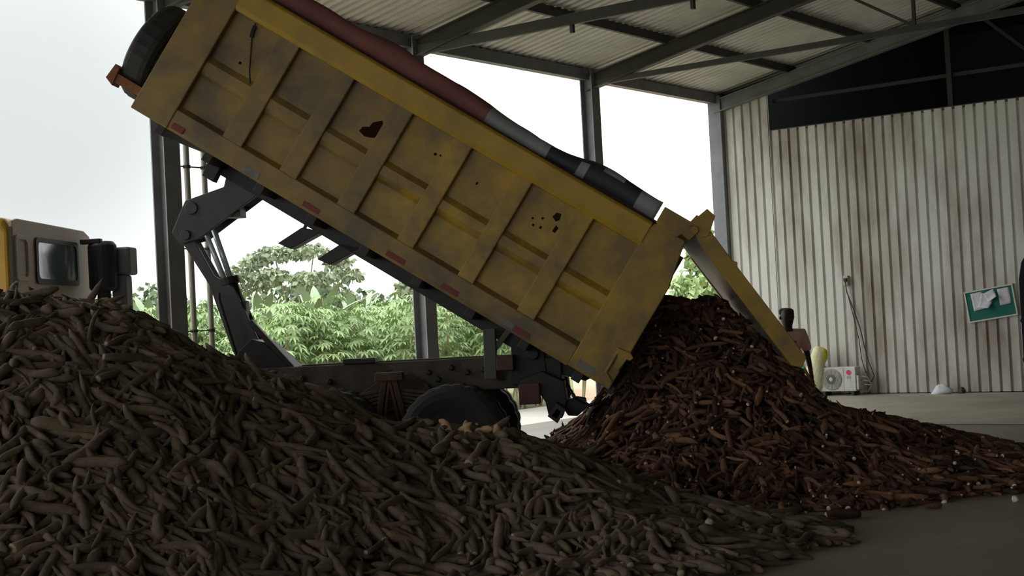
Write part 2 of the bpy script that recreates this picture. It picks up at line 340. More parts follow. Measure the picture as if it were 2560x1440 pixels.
b = MB(); b.prism([(-2.5, 1.4), (-2.46, 1.62), (-2.3, 1.76), (-2.16, 1.72), (-1.86, 1.42)], .9, 1.5); b.build('hoist_base', black, truck, bevel=.01)

# ---- tipping body
b = MB(BL)
b.box(0, 5.87, .05, BW-.05, -.02, .02)                                              # floor plate
b.box(5.78, 5.87, .02, BW-.02, 0, 1.7)                                              # front wall
b.box(-.02, 5.87, BW-.09, BW-.04, 0, 1.68)                                          # far side
body = b.build('dump_body', yel, truck)
# near side plates, one between each pair of posts; two are rusted through
POSTS = [(4.62, 4.86), (3.94, 4.15), (3.22, 3.44), (2.5, 2.7), (1.77, 1.96), (1.03, 1.24)]
edges = [5.42]+[x for p in POSTS for x in (p[1], p[0])]+[.5]
HOLES = {2: [[(3.64, .98), (3.63, 1.04), (3.57, 1.07), (3.56, 1.13), (3.48, 1.2), (3.445, 1.16), (3.45, 1.09), (3.42, 1.02), (3.5, .98), (3.56, .96)]],
         5: [[(1.42, 1.23), (1.40, 1.29), (1.35, 1.30), (1.335, 1.24), (1.36, 1.2)], [(1.34, 1.17), (1.345, 1.1), (1.31, 1.09), (1.3, 1.16)],
             [(1.60, 1.1), (1.6, 1.125), (1.578, 1.125), (1.578, 1.1)], [(1.51, 1.15), (1.51, 1.175), (1.485, 1.175), (1.485, 1.15)], [(1.56, 1.04), (1.56, 1.065), (1.535, 1.065), (1.535, 1.04)], [(1.48, 1.055), (1.48, 1.085), (1.455, 1.085), (1.455, 1.055)]],
         4: [[(2.29, 1.115), (2.29, 1.145), (2.268, 1.145), (2.268, 1.115)]],
         3: [[(2.83, 1.16), (2.83, 1.19), (2.8, 1.19), (2.8, 1.16)], [(2.77, 1.18), (2.77, 1.2), (2.75, 1.2), (2.75, 1.18)]],
         0: [[(5.13, .95), (5.13, .98), (5.1, .98), (5.1, .95)]]}
def plate(outer, holes, v, th):
    bm = bmesh.new(); es = []
    for loop in [outer]+holes:
        vs = [bm.verts.new((l, v, h)) for l, h in loop]
        es += [bm.edges.new((vs[i], vs[(i+1) % len(vs)])) for i in range(len(vs))]
    bmesh.ops.triangle_fill(bm, use_beauty=True, use_dissolve=False, edges=es, normal=(0, -1, 0))
    r = bmesh.ops.extrude_face_region(bm, geom=bm.faces[:])
    for g in r['geom']:
        if isinstance(g, bmesh.types.BMVert): g.co.y += th
    bm.verts.index_update()
    vs = [tuple(x.co) for x in bm.verts]; fs = [tuple(w.index for w in f.verts) for f in bm.faces]; bm.free()
    return vs, fs
for i in range(7):
    l1, l0 = edges[2*i], edges[2*i+1]
    M = yel if i < 3 else yelr
    b = MB(BL)
    b.add(*plate([(l0-.02, .2), (l1+.02, .2), (l1+.02, 1.5), (l0-.02, 1.5)], HOLES.get(i, []), .085, .012))
    b.build('side_panel', M, body)
    b = MB(BL)                                                                      # pressed stiffener half way up
    b.prism([(.052, .66), (.03, .70), (.03, .80), (.085, .865), (.085, .625)], l0, l1, axis=0)
    b.build('side_stiffener', M, body)
for i, (l0, l1) in enumerate(POSTS):
    b = MB(BL); b.box(l0, l1, .0, .09, .2, 1.5); b.build('side_post', yel if i < 3 else yelr, body, bevel=.012)
b = MB(BL); b.box(5.42, 5.87, -.015, .1, -.03, 1.7); b.build('front_plate', yel, body, bevel=.012)
b = MB(BL); b.prism([(-.0, -.02), (.5, -.02), (.5, 1.62), (.46, 1.7), (.1, 1.7), (.0, 1.2)], -.015, .1); b.build('rear_plate', yelr, body, bevel=.012)
b = MB(BL); b.prism([(-.03, 1.47), (-.03, 1.67), (0.0, 1.7), (.12, 1.7), (.12, 1.42), (.0, 1.42)], .48, 5.43, axis=0); b.build('top_rail', yel2, body, bevel=.01)
b = MB(BL); b.prism([(.0, .02), (.0, .2), (.085, .25), (.12, .25), (.12, -.03), (.02, -.03)], .5, 5.43, axis=0); b.build('bottom_rail', yel, body, bevel=.008)
b = MB(BL); b.box(.4, 5.6, .12, .2, 1.5, 1.74); b.build('load_lip', mat('maroon_steel', S(64, 34, 34), .7), body)
# underside
b = MB(BL)
for v in (.7, 1.58): b.prism([(.2, -.02), (5.1, -.02), (4.9, -.2), (.6, -.2), (.25, -.1)], v, v+.12)
for l in (.35, 1.0, 1.65, 2.3, 2.95, 3.6, 4.25, 4.9, 5.5): b.box(l-.05, l+.05, .06, BW-.06, -.13, -.02)
b.build('subframe', black, body, bevel=.006)
# reflective tape along the lower edge
red = mat('red_reflector', S(124, 38, 36), .6, dirt=S(84, 56, 46), dscale=9, damt=.7); whr = mat('white_reflector', S(120, 116, 112), .5, dirt=S(80, 74, 70), dscale=9, damt=.7)
for l0, l1, M in ((5.24, 5.38, red), (4.3, 4.5, whr), (3.55, 3.75, red), (2.5, 2.72, red), (1.85, 2.05, red), (1.18, 1.34, whr), (.98, 1.16, red), (.22, .42, whr)):
    b = MB(BL); b.box(l0, l1, -.018 if l0 < .5 or l0 > 5.2 else -.004, .0, .0 if l0 > .5 else .02, .06 if l0 > .5 else .1); b.build('reflector', M, body)
# hanging bracket, guide arms
b = MB(); b.prism([(-2.53, 3.80), (-2.38, 3.74), (-2.52, 3.49), (-2.64, 3.57)], .45, .6); b.build('hanging_bracket', black, body, bevel=.006)
for dx, dz, v in ((0, 0, .7), (.43, -.2, .7)):
    b = MB(); b.prism([(-1.9+dx, 2.80+dz), (-1.62+dx, 2.96+dz), (-1.40+dx, 2.9+dz), (-1.76+dx, 2.73+dz)], v, v+.25); b.build('guide_arm', black, body, bevel=.006)
b = MB(); b.bar((-1.64, .8, 2.9), (-1.53, .8, 3.12), .03, .05, up=(0, 1, 0)); b.build('arm_link', black, body)
# hinge plates and locking hook at the rear corner
for v in (-.02, BW-.06):
    b = MB(BL); b.prism([(.46, 1.72), (.46, 1.9), (.1, 1.9), (.03, 1.86), (.07, 1.72), (.17, 1.74), (.2, 1.68), (.4, 1.66)], v, v+.08); b.tube([(.08, v-.03, 1.84), (.08, v+.11, 1.84)], .045, 12); b.build('hinge_plate', yelr, body, bevel=.006)
b = MB(BL); b.prism([(.15, .40), (.0, .42), (-.05, .39), (-.04, .35), (.0, .34), (.02, .2), (.07, .2), (.1, .33)], -.06, -.015); b.tube([(.12, -.04, .38), (.12, -.05, .12), (.02, -.05, .06)], .02, 8); b.build('locking_hook', yelr, body, bevel=.006)
b = MB(BL); b.prism([(-.02, .2), (-.02, 1.3), (-.06, 1.28), (-.07, .2)], .1, BW-.1); 
b = MB(BL); b.box(-.05, .02, .05, BW-.05, -.06, .03); b.build('tail_sill', black, body)
b = MB(BL); b.prism([(.02, .5), (-.05, 1.2), (-.05, 1.32), (.03, 1.34)], BW-.2, BW-.08); b.build('seal_flap', black, body)
b = MB(BL); pts = [(5.18, -.01, 1.42), (5.17, -.012, 1.2), (5.1, -.01, 1.05), (4.95, -.012, .9), (4.88, -.014, .82)]
b = MB(BL); b.tube([(5.18, .06, 1.41), (5.13, .06, 1.25), (5.08, .06, 1.15), (4.97, .03, .95), (4.88, -.012, .83)], .008, 6); b.tube([(5.17, .065, 1.38), (5.155, .06, 1.3), (5.14, .06, 1.26)], .022, 6); b.build('hanging_wire', black, body)
# spare wheel on the front wall with rusty bracket
b = MB(BL); b.lathe([(.30, .03), (.36, .015), (.44, .0), (.50, .005), (.55, .04), (.57, .09), (.57, .24), (.55, .28), (.50, .315), (.44, .32), (.36, .3), (.30, .27)], (6.0, .75, .6), 'x', 56, rmod=lambda j, k: .985 if j in (5, 6) and k % 2 else 1.0)
sp = b.build('spare_wheel', rub, truck)
b = MB(BL); b.lathe([(.3, .05), (.28, .15), (.1, .17), (0, .17)], (6.0, .75, .6), 'x', 24); b.build('rim', rust, sp)
b = MB(BL); b.box(5.86, 6.36, .3, .42, .1, .2); b.prism([(6.28, .06), (6.38, .1), (6.36, .28), (6.3, .26)], .28, .5); b.build('spare_bracket', mat('orange_rust', S(150, 96, 62), .85, dirt=S(104, 70, 52), dscale=6, damt=.7), truck)
# tailgate
gi0, gi1 = (2.6, 2.60), (3.56, 1.2)
du = Vector((gi1[0]-gi0[0], gi1[1]-gi0[1])); GL = du.length; du.normalize(); dn = Vector((-du.y, du.x))   # outward
def GT(u, v, w): return (gi0[0]+u*du.x+w*dn.x, v, gi0[1]+u*du.y+w*dn.y)
gin = mat('gate_inner_steel', S(120, 122, 112), .45, dirt=S(86, 84, 74), dscale=3, damt=.7)
b = MB(GT); b.box(0, GL, .06, BW-.06, 0, .03); gate = b.build('tailgate', gin, truck)
b = MB(GT)
b.prism([(-.12, .04), (-.14, .16), (0.02, .17), (.46, .16), (.5, .19), (.54, .16), (GL, .15), (GL+.06, .05), (GL-.02, -.02), (.2, -.01)], -.01, .1)
b.build('gate_frame', yelr, gate, bevel=.008); b = MB(GT)
b.prism([(-.12, .04), (-.14, .16), (0.02, .17), (GL, .15), (GL+.06, .05), (GL-.02, -.02), (.2, -.01)], BW-.1, BW+.01)
b.build('gate_frame', yelr, gate, bevel=.008)
for u in (.3, .85, 1.4):
    b = MB(GT); b.box(u, u+.16, .1, BW-.1, .03, .12); b.build('gate_rib', yelr, gate, bevel=.008)
for v in (-.02, BW-.06):
    b = MB(); b.prism([(2.55, 2.68), (2.6, 2.74), (2.76, 2.86), (2.84, 2.78), (2.76, 2.58), (2.68, 2.56)], v, v+.08); b.build('gate_hinge_arm', yelr, gate, bevel=.006)
# ---- cab
cabm = mat('cab_dusty', S(196, 172, 132), .6, dirt=S(172, 162, 148), dscale=3.5, damt=.95, ramp=(.35, .6), stretch=(1, 1, .4))
caby = mat('cab_yellow', S(208, 160, 34), .45, dirt=S(170, 134, 50), dscale=2, damt=.5)
b = MB()
sec = [(-4.66, 1.25), (-4.66, 3.1), (-4.72, 3.2), (-4.9, 3.24), (-5.9, 3.26), (-6.3, 3.15), (-6.75, 2.2), (-6.85, 1.7), (-6.85, .7), (-6.3, .6), (-5.2, .6), (-5.1, 1.25)]
n = len(sec)
rings = [(.04, .95), (.1, 1.0), (2.4, 1.0), (2.47, .93)]
vs = []
for v, k in rings:
    for s, z in sec: vs.append((-5.6+(s+5.6)*(1 if k == 1 else .985), v, 1.6+(z-1.6)*(1 if k == 1 or z < 2.5 else .955)))
fs = [tuple(range(n))[::-1], tuple(range(3*n, 4*n))]+[(j*n+i, j*n+(i+1) % n, (j+1)*n+(i+1) % n, (j+1)*n+i) for j in range(3) for i in range(n)]
b.add(vs, fs); cab = b.build('cab', caby, truck, bevel=.03)
def rrect(y0, y1, z0, z1, r=.06, n=4):
    pts = []
    for cx, cz, a0 in ((y1-r, z1-r, 0), (y0+r, z1-r, PI/2), (y0+r, z0+r, PI), (y1-r, z0+r, 1.5*PI)):
        for k in range(n+1): a = a0+PI/2*k/n; pts.append((cx+r*math.cos(a), cz+r*math.sin(a)))
    return pts
def frame_ring(mb, outer, inner, x0, x1):
    n = len(outer)
    vs = [(x, p[0], p[1]) for x in (x0, x1) for p in outer]+[(x, p[0], p[1]) for x in (x0, x1) for p in inner]
    mb.add(vs, [(n+i, n+(i+1) % n, 3*n+(i+1) % n, 3*n+i) for i in range(n)]+[(i, (i+1) % n, n+(i+1) % n, n+i) for i in range(n)]+[(2*n+i, 3*n+i, 3*n+(i+1) % n, 2*n+(i+1) % n) for i in range(n)])
b = MB(); prof = [(.08, 1.28), (2.45, 1.28), (2.45, 3.0), (2.38, 3.12), (2.2, 3.18), (.24, 3.2), (.11, 3.17), (.08, 3.05)]
b.prism(prof, -4.68, -4.635, axis=0); back = b.build('cab_back_wall', cabm, cab, bevel=.012)
b = MB(); frame_ring(b, rrect(.68, 1.95, 2.5, 3.02), rrect(.74, 1.89, 2.56, 2.97), -4.64, -4.615); b.build('window_seal', black, back)
b = MB(); b.prism(rrect(.73, 1.9, 2.55, 2.98), -4.64, -4.628, axis=0)
b.build('window_pane', mat('glass_painted_reflection', S(96, 116, 120), .15, spec=.8, dirt=S(225, 232, 232), dscale=2.2, damt=.9, stretch=(1, 1.6, .5), ramp=(.5, .62)), back)  # white reflections painted into the pane colour as noise streaks
b = MB(); frame_ring(b, rrect(.14, .5, 2.52, 3.02), rrect(.19, .45, 2.57, 2.97), -4.64, -4.615); b.build('pressed_panel', cabm, back, bevel=.006)
b = MB(); b.box(-4.66, -4.63, .055, .1, 1.3, 3.1); b.build('cab_corner_seal', mat('seal_dark', S(70, 66, 52), .7), back)
b = MB(); b.lathe([(.0, 2.42), (.14, 2.43), (.17, 2.47), (.17, 2.98), (.13, 3.03), (0, 3.04)], (-4.38, 2.1, 0), 'z', 20); b.tube([(-4.38, 2.1, 2.45), (-4.38, 2.1, 1.5)], .08, 12); b.box(-4.6, -4.35, 1.95, 2.05, 3.0, 3.06); b.build('air_intake', mat('intake_black', S(46, 47, 52), .6), truck, smooth=False, bevel=.01)
b = MB(); b.box(-4.32, -4.08, 2.2, 2.5, 2.62, 2.96); b.prism([(-4.32, 1.9), (-4.14, 1.9), (-4.14, 2.62), (-4.32, 2.62)], 2.2, 2.45); b.build('intake_box', mat('intake_grey', S(112, 112, 116), .7), truck, bevel=.03)

# ---- tarpaulin rolled back along the top
def tarp():
    mb = MB(BL); n = 14; L0, L1, st = .5, 6.1, 113
    for i in range(st):
        l = L0+(L1-L0)*i/(st-1)
        top = .245+.02*math.sin(l*2.1)+.012*math.sin(l*7)
        if 1.35 < l < 2.6: top -= .06*(1-abs((l-1.95)/.65))
        if i == 0: rows = []
        row = []
        for k in range(n):
            a = 2*PI*k/n; x = math.cos(a); y = math.sin(a)
            row.append((l, .30+(.22+.01*math.sin(3*l+k))*math.copysign(abs(x)**.7, x), 1.70+top/2+top/2*math.copysign(abs(y)**.6, y)+.01*math.sin(5*l+2*k)*(y > .3)))
        rows.append(row)
    vs = [p for r in rows for p in r]; fs = []; mi = []
    for i in range(st-1):
        l = L0+(L1-L0)*(i+.5)/(st-1)
        for k in range(n):
            fs.append((i*n+k, i*n+(k+1) % n, (i+1)*n+(k+1) % n, (i+1)*n+k))
            sn = math.sin(2*PI*(k+.5)/n); hi = sn > -.1 and not (math.cos(2*PI*(k+.5)/n) < -.6 and sn < .3)
            if l > 2.57: c = 0
            elif l > 1.78: c = 1
            elif l > 1.34: c = 2 if hi or l > 1.46 else 1
            elif l > 1.21: c = 2
            elif l > .97: c = 1 if hi else 2
            elif l > .74: c = 2
            else: c = 1
            mi.append(c)
    fs += [tuple(range(n)), tuple(range((st-1)*n, st*n))]; mi += [1, 0]
    n0 = len(mb.fc); mb.add(vs, fs); mb.mi[n0:] = mi
    return mb
tm = [mat('tarp_maroon', S(138, 84, 80), .8, dirt=S(108, 64, 62), dscale=2, damt=.6, bump=.1, bscale=8), mat('tarp_grey', S(150, 154, 154), .6, dirt=S(118, 120, 120), dscale=3, damt=.6), mat('tarp_black', S(44, 48, 58), .6)]
tp = tarp().build('tarpaulin', tm, smooth=True, label='long rolled tarpaulin of maroon, grey and black patches along the tipped body', cat='tarpaulin')
tp.location = O; tp.rotation_euler = (0, 0, -PSI)

# ================================================================== CASSAVA HEAPS
def root_variant(k, g):
    """one cassava root along +x, unit length; returns verts, faces, per-face material (0 skin, 1 white flesh)"""
    n, m = 8, 10
    kind = k % 8
    bend = g.uniform(-.11, .11); bend2 = g.uniform(-.06, .06); pk = g.uniform(.22, .5); tail = g.uniform(.12, .4); neck = g.uniform(.4, .75); mid = g.uniform(.45, .8)
    cut0 = k % 12 in (1, 6); cut1 = k % 12 == 6
    if cut0: neck = g.uniform(.6, .85)
    if cut1: tail = g.uniform(.75, .95); mid = .8
    vs = []; ph = g.uniform(0, 6, 4)
    for i in range(m):
        t = i/(m-1)
        r = neck+(1-neck)*math.sin(min(t/pk, 1)*PI/2)**.7 if t < pk else mid+(1-mid)*math.cos((t-pk)/(1-pk)*PI/2)
        if t > .82: r *= 1-(1-tail)*((t-.82)/.18)**1.3
        if t < .06 and not cut0: r *= .6
        r *= 1+.09*math.sin(9*t+ph[0])+.06*math.sin(17*t+ph[1])
        yc = bend*math.sin(PI*t)+bend2*math.sin(2*PI*t+ph[2]); zc = .5*bend2*math.sin(2*PI*t+ph[3])
        for j in range(n):
            a = 2*PI*j/n; rr = r*(1+.08*math.sin(2*a+ph[0]+5*t))
            vs.append((t-.5, yc, zc, rr*math.cos(a), rr*math.sin(a)))
    fs = [(i*n+j, i*n+(j+1) % n, (i+1)*n+(j+1) % n, (i+1)*n+j) for i in range(m-1) for j in range(n)]
    mi = [0]*len(fs)
    fs += [tuple(range(n))[::-1], tuple(range((m-1)*n, m*n))]; mi += [1 if cut0 else 0, 1 if cut1 else 0]
    return np.array(vs), fs, mi, cut0
GV = np.random.default_rng(5)
VARS = [root_variant(k, GV) for k in range(24)]

def skin_mat(name, c0, c1, c2, flesh=False):
    M = bpy.data.materials.new(name); M.use_nodes = True; t = M.node_tree; b = t.nodes['Principled BSDF']; b.inputs['Roughness'].default_value = .85; b.inputs['Specular IOR Level'].default_value = .25
    at = t.nodes.new('ShaderNodeAttribute'); at.attribute_name = 'tone'
    rp = t.nodes.new('ShaderNodeValToRGB'); rp.color_ramp.elements[0].color = c0; rp.color_ramp.elements[1].color = c2
    e = rp.color_ramp.elements.new(.5); e.color = c1
    t.links.new(at.outputs['Fac'], rp.inputs[0])
    tcn = t.nodes.new('ShaderNodeTexCoord'); n1 = t.nodes.new('ShaderNodeTexNoise'); n1.inputs['Scale'].default_value = 14; n1.inputs['Detail'].default_value = 5
    t.links.new(tcn.outputs['Object'], n1.inputs['Vector'])
    mr = t.nodes.new('ShaderNodeMapRange'); mr.inputs[1].default_value = .3; mr.inputs[2].default_value = .7; mr.inputs[3].default_value = .72; mr.inputs[4].default_value = 1.2
    t.links.new(n1.outputs[0], mr.inputs[0])
    mx = t.nodes.new('ShaderNodeMixRGB'); mx.blend_type = 'MULTIPLY'; mx.inputs[0].default_value = 1
    t.links.new(rp.outputs[0], mx.inputs[1]); t.links.new(mr.outputs[0], mx.inputs[2]); t.links.new(mx.outputs[0], b.inputs['Base Color'])
    bp = t.nodes.new('ShaderNodeBump'); bp.inputs['Strength'].default_value = .35; bp.inputs['Distance'].default_value = .012
    n2 = t.nodes.new('ShaderNodeTexNoise'); n2.inputs['Scale'].default_value = 45; t.links.new(tcn.outputs['Object'], n2.inputs['Vector'])
    t.links.new(n2.outputs[0], bp.inputs['Height']); t.links.new(bp.outputs[0], b.inputs['Normal'])
    return M
DUSTY = skin_mat('dusty_root_skin', S(83, 72, 59), S(92, 80, 66), S(106, 91, 74))
FRESH = skin_mat('fresh_root_skin', S(58, 42, 35), S(82, 58, 46), S(132, 96, 72))
FLESHD = mat('root_flesh_dusty', S(150, 140, 118), .8, dirt=S(130, 110, 84), dscale=30, damt=.8)
FLESHF = mat('root_flesh', S(232, 224, 208), .7, dirt=S(150, 118, 90), dscale=30, damt=.7)
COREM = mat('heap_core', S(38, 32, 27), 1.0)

def cones(lst):
    A = np.array(lst)
    def H(x, y):
        x = np.asarray(x, float); y = np.asarray(y, float)
        h = np.full(x.shape, -1.0)
        for cx, cy, ch, sl in A:
            d = np.sqrt((x-cx)**2+(y-cy)**2+.09)-.3
            h = np.maximum(h, ch-sl*d)
        return h
    return H
def along(pts, step=.25):
    r = []
    for p, q in zip(pts[:-1], pts[1:]):
        k = max(1, int(math.hypot(q[0]-p[0], q[1]-p[1])/step))
        for i in range(k): r.append([p[j]+(q[j]-p[j])*i/k for j in range(4)])
    return r+[list(pts[-1])]
H_D = cones(along([(-8, 12.6, 2.27, .6), (-5.2, 12.4, 2.24, .6), (-4.2, 12.3, 2.22, .62), (-3.6, 12.3, 2.1, .68), (-3.15, 12.3, 1.7, .62), (-2.75, 12.3, 1.64, .6), (-2.4, 12.3, 1.5, .58), (-1.55, 12.3, 1.0, .54), (-1.0, 12.3, .95, .5), (-.15, 12.25, .8, .48), (.12, 12.2, .54, .5), (.8, 12.0, .34, .42), (1.5, 11.6, .2, .3), (2.0, 11.2, .06, .2)]) +
            along([(-.2, 12.2, .8, .48), (.3, 11.3, .36, .34), (.8, 10.8, .26, .3), (1.1, 10.6, .1, .22)]))
H_F = cones(along([(1.5, 16.2, 1.85, 1.0), (1.8, 16.3, 1.95, .8), (2.15, 16.4, 1.95, .68), (2.5, 16.3, 1.5, .64), (3.1, 16.0, .84, .5), (3.7, 15.9, .56, .36), (4.4, 15.8, .33, .24), (5.1, 15.7, .14, .16), (6.0, 15.3, .03, .1)]) +
            along([(.75, 15.2, .3, .7), (1.15, 15.5, .85, .95), (1.5, 16.2, 1.7, 1.0)]) + along([(1.9, 14.9, .92, .52), (2.9, 14.4, .5, .4), (4.0, 14.5, .3, .25), (5.2, 14.5, .1, .12)]) + [(2.2, 13.6, .28, .4), (3.0, 13.5, .22, .35)])
_HF = H_F
def H_F(x, y):
    # steep left flank under the tail of the body, where the load drops almost straight down
    return np.minimum(_HF(x, y), np.interp(x, [.1, .5, .78, 1.04, 1.2, 1.5, 1.8, 2.3, 2.6, 3.0, 3.15, 3.33, 3.64, 4.53, 5.1, 5.7, 6.2], [.1, .33, .5, .86, 1.4, 2.2, 4, 2.0, 1.5, 1.08, 1*.80, .69, .58, .37, .22, .07, .03]))
_HD = H_D
def H_D(x, y):
    # the back of the heap falls off steeply towards the wheels
    return np.minimum(_HD(x, y), np.interp(y, [12.55, 13.3, 14.1], [3.0, 1.35, 0.0]))
def sample(H, box, count, L, R, layers, down, g, reject=None):
    """scatter roots on the heap surface; returns arrays of centre, direction, normal, length, radius, variant, tone"""
    out = []
    while len(out) < count:
        x = g.uniform(box[0], box[1]); y = g.uniform(box[2], box[3])
        if x > 1280/3600*y*1.1+.5 or x < -1280/3600*y*1.1-.5: continue
        z = float(H(x, y))
        if z < .015: continue
        e = .06; gx = float(H(x+e, y)-H(x-e, y))/(2*e); gy = float(H(x, y+e)-H(x, y-e))/(2*e)
        n = np.array([-gx, -gy, 1.0]); n /= np.linalg.norm(n)
        if reject is not None and reject(x, y, z): continue
        ds = np.array([gx, gy, 0.0]); ds = -ds if np.linalg.norm(ds) > .05 else np.array([1., 0, 0]); ds /= np.linalg.norm(ds)
        t1 = ds-n*(ds@n); t1 /= np.linalg.norm(t1); t2 = np.cross(n, t1)
        a = g.normal(0, .6) if g.random() < down else g.uniform(0, 2*PI)
        d = math.cos(a)*t1+math.sin(a)*t2
        tilt = g.normal(0, .13); d = d*math.cos(tilt)+n*math.sin(tilt)
        if g.random() < .5: d = -d
        ln = float(np.clip(g.normal(L[0], L[1]), L[0]*.5, L[0]*1.75)); r = float(np.clip(g.normal(R[0], R[1]), R[0]*.55, R[0]*1.7))
        lay = g.choice(layers)
        p = np.array([x, y, z])+n*(lay+g.normal(0, .012))
        if z < .12: d[2] *= .2; d /= np.linalg.norm(d); n = np.array([0, 0, 1.0]); p[2] = max(p[2], r*.75)
        p[2] = max(p[2], abs(d[2])*ln*.42+r*.4)
        out.append((p, d, n, ln, r, int(g.integers(0, len(VARS))), float(g.random())))
    return out
def root_verts(q, origin=None):
    p, d, n, ln, r, v, tn = q
    b2 = np.cross(n, d); b2 /= np.linalg.norm(b2); n2 = np.cross(d, b2)
    V = VARS[v][0]
    P = np.outer(V[:, 0]*ln, d)+np.outer(V[:, 1]*ln+V[:, 3]*r, b2)+np.outer(V[:, 2]*ln+V[:, 4]*r, n2)
    return P+(p if origin is None else p-origin)
def mesh_of(name, qs, mats, origin=None, core=None):
    vs = []; lv = []; ls = []; lt = []; mi = []; tone = []; n = 0; L = 0
    for q in qs:
        P = root_verts(q, origin); vs.append(P); V = VARS[q[5]]
        for f, k in zip(V[1], V[2]): lv.extend([i+n for i in f]); ls.append(L); lt.append(len(f)); L += len(f); mi.append(k)
        tone += [q[6]]*len(V[1]); n += len(P)
    if core is not None:
        cv, cf = core
        vs.append(cv)
        for f in cf: lv.extend([i+n for i in f]); ls.append(L); lt.append(len(f)); L += len(f); mi.append(2); tone.append(0)
        n += len(cv)
    A = np.concatenate(vs); me = bpy.data.meshes.new(name)
    me.vertices.add(len(A)); me.vertices.foreach_set('co', A.astype(np.float32).ravel())
    me.loops.add(len(lv)); me.loops.foreach_set('vertex_index', np.array(lv, np.int32))
    me.polygons.add(len(ls)); me.polygons.foreach_set('loop_start', np.array(ls, np.int32)); me.polygons.foreach_set('loop_total', np.array(lt, np.int32))
    me.polygons.foreach_set('material_index', np.array(mi, np.int32)); me.polygons.foreach_set('use_smooth', [True]*len(ls))
    a = me.attributes.new('tone', 'FLOAT', 'FACE'); a.data.foreach_set('value', np.array(tone, np.float32))
    for M in mats: me.materials.append(M)
    me.update(calc_edges=True); me.validate()
    return me
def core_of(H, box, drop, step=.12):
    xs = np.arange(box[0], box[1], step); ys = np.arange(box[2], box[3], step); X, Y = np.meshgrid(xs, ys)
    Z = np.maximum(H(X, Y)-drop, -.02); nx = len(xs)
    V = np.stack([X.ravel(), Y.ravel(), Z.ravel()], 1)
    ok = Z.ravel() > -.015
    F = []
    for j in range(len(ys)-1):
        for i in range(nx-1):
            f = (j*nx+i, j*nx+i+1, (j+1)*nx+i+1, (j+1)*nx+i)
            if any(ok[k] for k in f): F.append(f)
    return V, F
def in_body(x, y, z):
    dx, dy = x-O.x, y-O.y; s = dx*math.cos(PSI)-dy*math.sin(PSI); v = dx*math.sin(PSI)+dy*math.cos(PSI)
    l = (s-RB[0])*LX+(z-RB[1])*LZ; h = (s-RB[0])*HX+(z-RB[1])*HZ
    return (l > -.12 and h > -.3 and -.25 < v < .2) or (l > -.1 and -.35 < h < .12 and -.2 < v < 2.6) or (s < .95 and z > .6)
g1 = np.random.default_rng(21)
BOX_D = (-6.6, 2.4, 8.0, 14.1); BOX_F = (.1, 6.4, 12.5, 19.0)
RD = sample(H_D, BOX_D, 7000, (.42, .11), (.031, .009), [-.07, -.03, 0, .03], .78, g1)
RF = sample(H_F, BOX_F, 6600, (.29, .10), (.023, .007), [-.05, -.02, 0, .025], .45, g1, in_body)
CHIP = [k for k in range(len(VARS)) if k % 12 == 6][0]
CH = [q[:3]+(float(g1.uniform(.03, .06)), float(g1.uniform(.014, .024)), CHIP, float(g1.random())) for q in sample(H_F, BOX_F, 380, (.28, .09), (.025, .008), [.03], .3, g1, in_body)]
CHD = [q[:3]+(float(g1.uniform(.03, .06)), float(g1.uniform(.010, .018)), CHIP, float(g1.random())) for q in sample(H_D, BOX_D, 90, (.28, .09), (.025, .008), [.03], .3, g1)]
# a few sticking up at the crest, and strays on the floor
for x, y, z, d, ln, r, v in ((-3.62, 12.35, 2.19, (.5, 0, .75), .42, .03, 0), (-3.5, 12.3, 2.13, (.9, .1, .32), .42, .022, 3), (-4.75, 12.3, 2.27, (.75, .1, .7), .4, .02, 5), (-3.05, 12.3, 1.76, (.3, 0, .8), .35, .025, 2), (-.2, 12.25, .9, (.6, .2, .5), .35, .035, 0), (.5, 12.1, .62, (.7, .3, .5), .45, .03, 2)):
    d = np.array(d, float); d /= np.linalg.norm(d); n = np.cross(d, (0, 1, 0.)); RD.append((np.array([x, y, z]), d, n/np.linalg.norm(n), ln, r, v, .4))
nD, nF = len(RD), len(RF)

# which roots show largest from where the photograph was taken
allv = []; polys = []; owner = []; n = 0
for i, q in enumerate(RD+RF):
    P = root_verts(q); allv.append(P)
    for f in VARS[q[5]][1]: polys.append([k+n for k in f]); owner.append(i)
    n += len(P)
bvh = BVHTree.FromPolygons(np.concatenate(allv).tolist(), polys)
cnt = np.zeros(nD+nF, int); low = np.zeros(nD+nF)
for py in range(640, 1440, 6):
    for px in range(0, 2560, 6):
        dirv = _fw+(px-1280)/3600*_r-(py-720)/3600*_u
        h = bvh.ray_cast(CAM, dirv)
        if h[2] is not None: k = owner[h[2]]; cnt[k] += 1; low[k] = py
ord_ = np.argsort(-cnt)
TOPD = [int(i) for i in ord_ if i < nD][:300]; TOPF = [int(i)-nD for i in ord_ if i >= nD][:300]
def heap(rs, top, nm, mats, H, box, stuffname, stufflabel, lab, group, low0, chips):
    ts = set(top)
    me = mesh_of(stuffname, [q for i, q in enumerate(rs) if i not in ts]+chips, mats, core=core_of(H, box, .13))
    o = bpy.data.objects.new(stuffname, me); COL.objects.link(o); tag(o, stufflabel, 'cassava heap', kind='stuff')
    for i in top:
        q = rs[i]; me = mesh_of(nm, [q], mats[:2], origin=q[0])
        o = bpy.data.objects.new(nm, me); o.location = q[0]; COL.objects.link(o)
        tag(o, lab(q, VARS[q[5]][3], low[low0+i]), 'cassava root', group)
def lab_d(q, cut, y):
    x = q[0][0]
    where = 'by the floor edge' if q[0][2] < .16 else 'on the crest' if q[0][1] > 12.05 else 'on the tall side below the cab' if x < -2.2 else 'on the slope before the wheels' if x < .2 else 'on the low tail'
    return ('dusty root with broken pale end ' if cut else 'dusty whole tapering root ')+where+', near heap'
